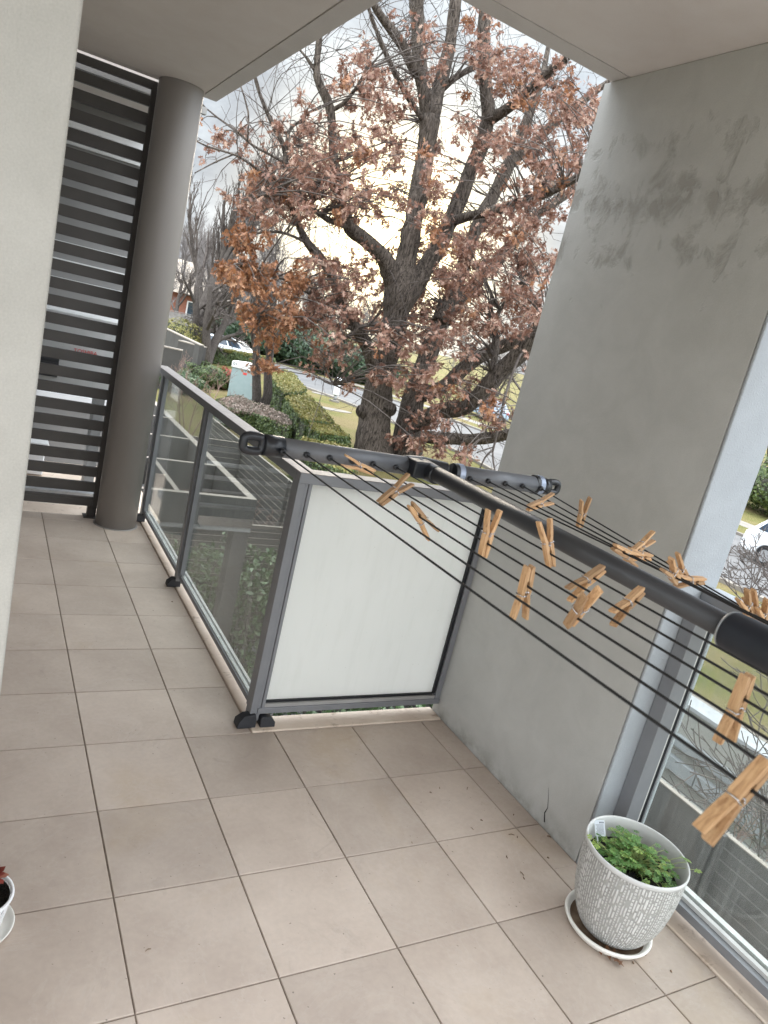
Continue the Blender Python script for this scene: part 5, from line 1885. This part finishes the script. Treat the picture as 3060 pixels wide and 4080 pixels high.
ta = bare_tree('poplar_tree', 11.5, .34, 'slender upright bare tree behind the white car, nearest the round column', None, upright=.95, seed=3, kids=(14, 7, 5, 3), spread=.75, lens=.6, clear=.16, mtw='twig', min_r=.0085)
place(ta, 418, 762, s=1.38, dh=47)
tb = bare_tree('pruned_tree', 6.5, .34, 'low forked bare tree with pruned spreading limbs at the end of the hedge', None, upright=.35, seed=8, kids=(6, 6, 6, 5), forks=3, spread=1.1, clear=.25, mtw='twig')
place(tb, 443, 775, dh=44)
tc = bare_tree('street_tree', 7.0, .21, 'small bare tree with a thick forked trunk right beside the cabinet', None, upright=.8, seed=5, kids=(5, 6, 6, 5), forks=2, spread=.7, clear=.45)
place(tc, 563, 882, dh=28.5)
BG = [bare_tree('bare_tree', 10, .22, 'distant grey leafless tree in the hazy row behind the street', 'distant bare trees', upright=.6, seed=21, kids=(10, 7, 6, 5)),
      bare_tree('bare_tree', 9, .22, 'distant grey leafless tree in the hazy row behind the street', 'distant bare trees', upright=.3, seed=22, kids=(9, 8, 6, 5), forks=2),
      bare_tree('bare_tree', 12, .25, 'distant grey leafless tree in the hazy row behind the street', 'distant bare trees', upright=.75, seed=23, kids=(12, 7, 6, 5))]
spots = [(375, 690, 70, 1.0), (400, 700, 85, 1.15), (470, 700, 78, .95), (500, 700, 90, 1.1), (535, 710, 72, .85), (570, 715, 84, 1.0), (610, 720, 92, 1.1), (655, 730, 78, .85), (690, 735, 95, 1.0), (730, 745, 86, .9), (780, 755, 96, 1.0), (350, 690, 95, 1.1), (450, 700, 100, 1.2), (845, 770, 100, .9), (920, 800, 100, .9), (1000, 810, 95, .8), (1080, 830, 95, .8), (1150, 840, 90, .8), (640, 730, 110, 1.2), (560, 720, 112, 1.2), (1690, 1020, 46, .7), (1640, 1010, 60, .8)]
for i, (x, y, d, s) in enumerate(spots):
    t = BG[i % 3] if i < 3 else copy_tree(BG[i % 3])
    place(t, x, y, s=s, rz=i * 1.7, dh=d)

# bare reddish shrubs close below the balcony
sh = [bare_tree('bare_shrub', 2.9, .022, 'leafless reddish shrub rising behind the side glass, nearest the potted plant', 'leafless shrubs below the balcony', upright=.55, seed=31, lev=3, kids=(7, 5, 4, 3), forks=4, mt='shrub_twig', mtw='shrub_twig', min_r=.0035, lens=.5, clear=.3),
      bare_tree('bare_shrub', 3.2, .024, 'leafless reddish shrub behind the side glass at the right picture edge', 'leafless shrubs below the balcony', upright=.5, seed=33, lev=3, kids=(7, 6, 4, 3), forks=4, mt='shrub_twig', mtw='shrub_twig', min_r=.0035, lens=.5, clear=.3)]
sh[0].location = (3.05, -.15, LOW); sh[1].location = (3.25, -.62, LOW)
for src, loc, rz, s, lab in ((0, (2.6, -.95, LOW), 2.1, .95, 'leafless shrub partly hidden by the side balustrade rail'), (1, (5.6, .9, LOW), 1.0, .72, 'leafless shrub beyond the dark fence in front of the white garden wall'), (0, (3.2, 8.4, LOW), .6, .95, 'leafless twiggy shrub seen through the clear glass beside the slatted fence'), (1, (5.2, 19.5, G), .6, .8, 'leafless pinkish shrub in front of the grey courtyard walls')):
    t = copy_tree(sh[src]); t.location = loc; t.rotation_euler = (0, 0, rz); t.scale = (s, s, s); t['label'] = lab
tt = bare_tree('bare_sapling', 4.6, .035, 'tall bare sapling with dark twigs in front of the white car at the right', None, upright=.35, seed=44, lev=3, kids=(9, 7, 5, 3), forks=2, mt='twig', mtw='twig', min_r=.0045, lens=.55, clear=.3)
tt.location = (5.6, -.25, LOW)
t2 = copy_tree(tt); t2.location = (6.2, .35, LOW); t2.rotation_euler = (0, 0, 2.2); t2['label'] = 'second bare sapling with dark twigs just right of the pale wall end'
t3 = bare_tree('twiggy_shrub', 3.6, .05, 'dense leafless twiggy shrub on the verge before the white car at the right', None, upright=.3, seed=52, lev=4, kids=(7, 6, 5, 3), forks=4, mt='twig', mtw='twig', min_r=.0055, lens=.58, clear=.2)
t3.location = (11.6, 3.6, G)

# ------------------------------------------------------------------ sky, sun, camera
sd = np.array(Dray(838, 556)); sd /= np.linalg.norm(sd)
SUN_EL = math.radians(9.0)
az = math.atan2(sd[0], sd[1])      # from +Y towards +X
wd = bpy.data.worlds.new('World'); SC.world = wd
wd.use_nodes = True
nt = wd.node_tree
k = NT(nt)
bg = nt.nodes['Background']
sky = k.n('ShaderNodeTexSky', sky_type='NISHITA')
sky.sun_disc = False
sky.sun_elevation = SUN_EL
sky.sun_rotation = az
sky.air_density = 1.2; sky.dust_density = 2.0
skyc = k.mix(1.0, sky.outputs[0], (.0012, .0014, .002), 'MULTIPLY')
tc_ = k.n('ShaderNodeTexCoord')
dirv = tc_.outputs['Generated']
mp = k.n('ShaderNodeMapping'); mp.inputs['Scale'].default_value = (1, 1, 2.4); k.l(dirv, mp.inputs['Vector'])
n1 = k.noise(mp.outputs[0], 3.1, 7, .58, .4)
mask = k.ramp(n1, [(.43, (0, 0, 0)), (.60, (1, 1, 1))])
sep = k.n('ShaderNodeSeparateXYZ'); k.l(dirv, sep.inputs[0])
dp = k.n('ShaderNodeVectorMath', operation='DOT_PRODUCT'); k.l(dirv, dp.inputs[0])
dp.inputs[1].default_value = (math.sin(az) * math.cos(.12), math.cos(az) * math.cos(.12), math.sin(.12))
dpc = k.math('MAXIMUM', dp.outputs['Value'], 0)
glow = k.math('POWER', dpc, 60)
core = k.math('POWER', dpc, 220)
# overcast cloud deck, brighter round the sun, plus added fill overhead and behind
up = k.math('SMOOTH_MAX', sep.outputs['Z'], 0, .1)
elev = k.n('ShaderNodeMapRange', interpolation_type='SMOOTHSTEP'); elev.inputs['From Min'].default_value = .35; elev.inputs['From Max'].default_value = .75; k.l(sep.outputs['Z'], elev.inputs['Value'])
side = k.n('ShaderNodeMapRange', interpolation_type='SMOOTHSTEP'); side.inputs['From Min'].default_value = -.2; side.inputs['From Max'].default_value = .75; k.l(dp.outputs['Value'], side.inputs['Value'])
lum = k.math('MULTIPLY_ADD', elev.outputs[0], 2.4, .39)
lum = k.math('ADD', lum, k.math('MULTIPLY', k.math('SUBTRACT', 1, side.outputs[0]), 1.3))
lum = k.math('MULTIPLY', lum, k.math('MULTIPLY_ADD', mask, .50, .58))
cool = k.mix(mask, (.68, .81, 1.0), (.83, .92, 1.0))
offv = k.math('MAXIMUM', elev.outputs[0], k.math('SUBTRACT', 1, side.outputs[0]), clamp=True)
cool = k.mix(offv, cool, (.872, .93, .985))
cmb = k.n('ShaderNodeCombineColor')
for i in range(3): k.l(lum, cmb.inputs[i])
deck = k.mix(1.0, cool, cmb.outputs[0], 'MULTIPLY')
gl1 = k.n('ShaderNodeCombineColor')
for i, f in enumerate((1.0, .90, .66)): k.l(k.math('MULTIPLY', glow, .46 * f), gl1.inputs[i])
gl2 = k.n('ShaderNodeCombineColor')
for i, f in enumerate((1.0, .76, .30)): k.l(k.math('MULTIPLY', core, 2.0 * f), gl2.inputs[i])
tot = k.mix(1.0, deck, gl1.outputs[0], 'ADD')
tot = k.mix(1.0, tot, gl2.outputs[0], 'ADD')
tot = k.mix(1.0, tot, skyc, 'ADD')
k.l(tot, bg.inputs['Color'])
bg.inputs['Strength'].default_value = 1.0

sl = bpy.data.lights.new('sun', 'SUN')
sl.energy = 1.1
sl.angle = math.radians(14)
sl.color = (1, .89, .74)
so = bpy.data.objects.new('sun', sl); COL.objects.link(so)
sdir = Vector((math.sin(az) * math.cos(SUN_EL), math.cos(az) * math.cos(SUN_EL), math.sin(SUN_EL)))
so.rotation_euler = sdir.to_track_quat('Z', 'Y').to_euler()
so.location = (10, 20, 30)

cd = bpy.data.cameras.new('camera')
cam = bpy.data.objects.new('camera', cd); COL.objects.link(cam)
cd.sensor_fit = 'VERTICAL'
cd.sensor_height = 36
cd.lens = 36 * FPX / 4080
cd.clip_start = .02; cd.clip_end = 1500
R3 = Matrix(((RC[0][0], -RC[1][0], -RC[2][0], CC[0]), (RC[0][1], -RC[1][1], -RC[2][1], CC[1]), (RC[0][2], -RC[1][2], -RC[2][2], CC[2]), (0, 0, 0, 1)))
cam.matrix_world = R3
cd.dof.use_dof = True
cd.dof.focus_distance = 2.7
cd.dof.aperture_fstop = 12.0
SC.camera = cam
SC.render.engine = 'CYCLES'
SC.cycles.use_denoising = True
SC.cycles.max_bounces = 10
SC.cycles.diffuse_bounces = 5
SC.cycles.transparent_max_bounces = 24
SC.cycles.sample_clamp_indirect = 8
SC.view_settings.view_transform = 'Standard'
SC.view_settings.look = 'None'
SC.view_settings.exposure = 1.2
SC.view_settings.gamma = 1
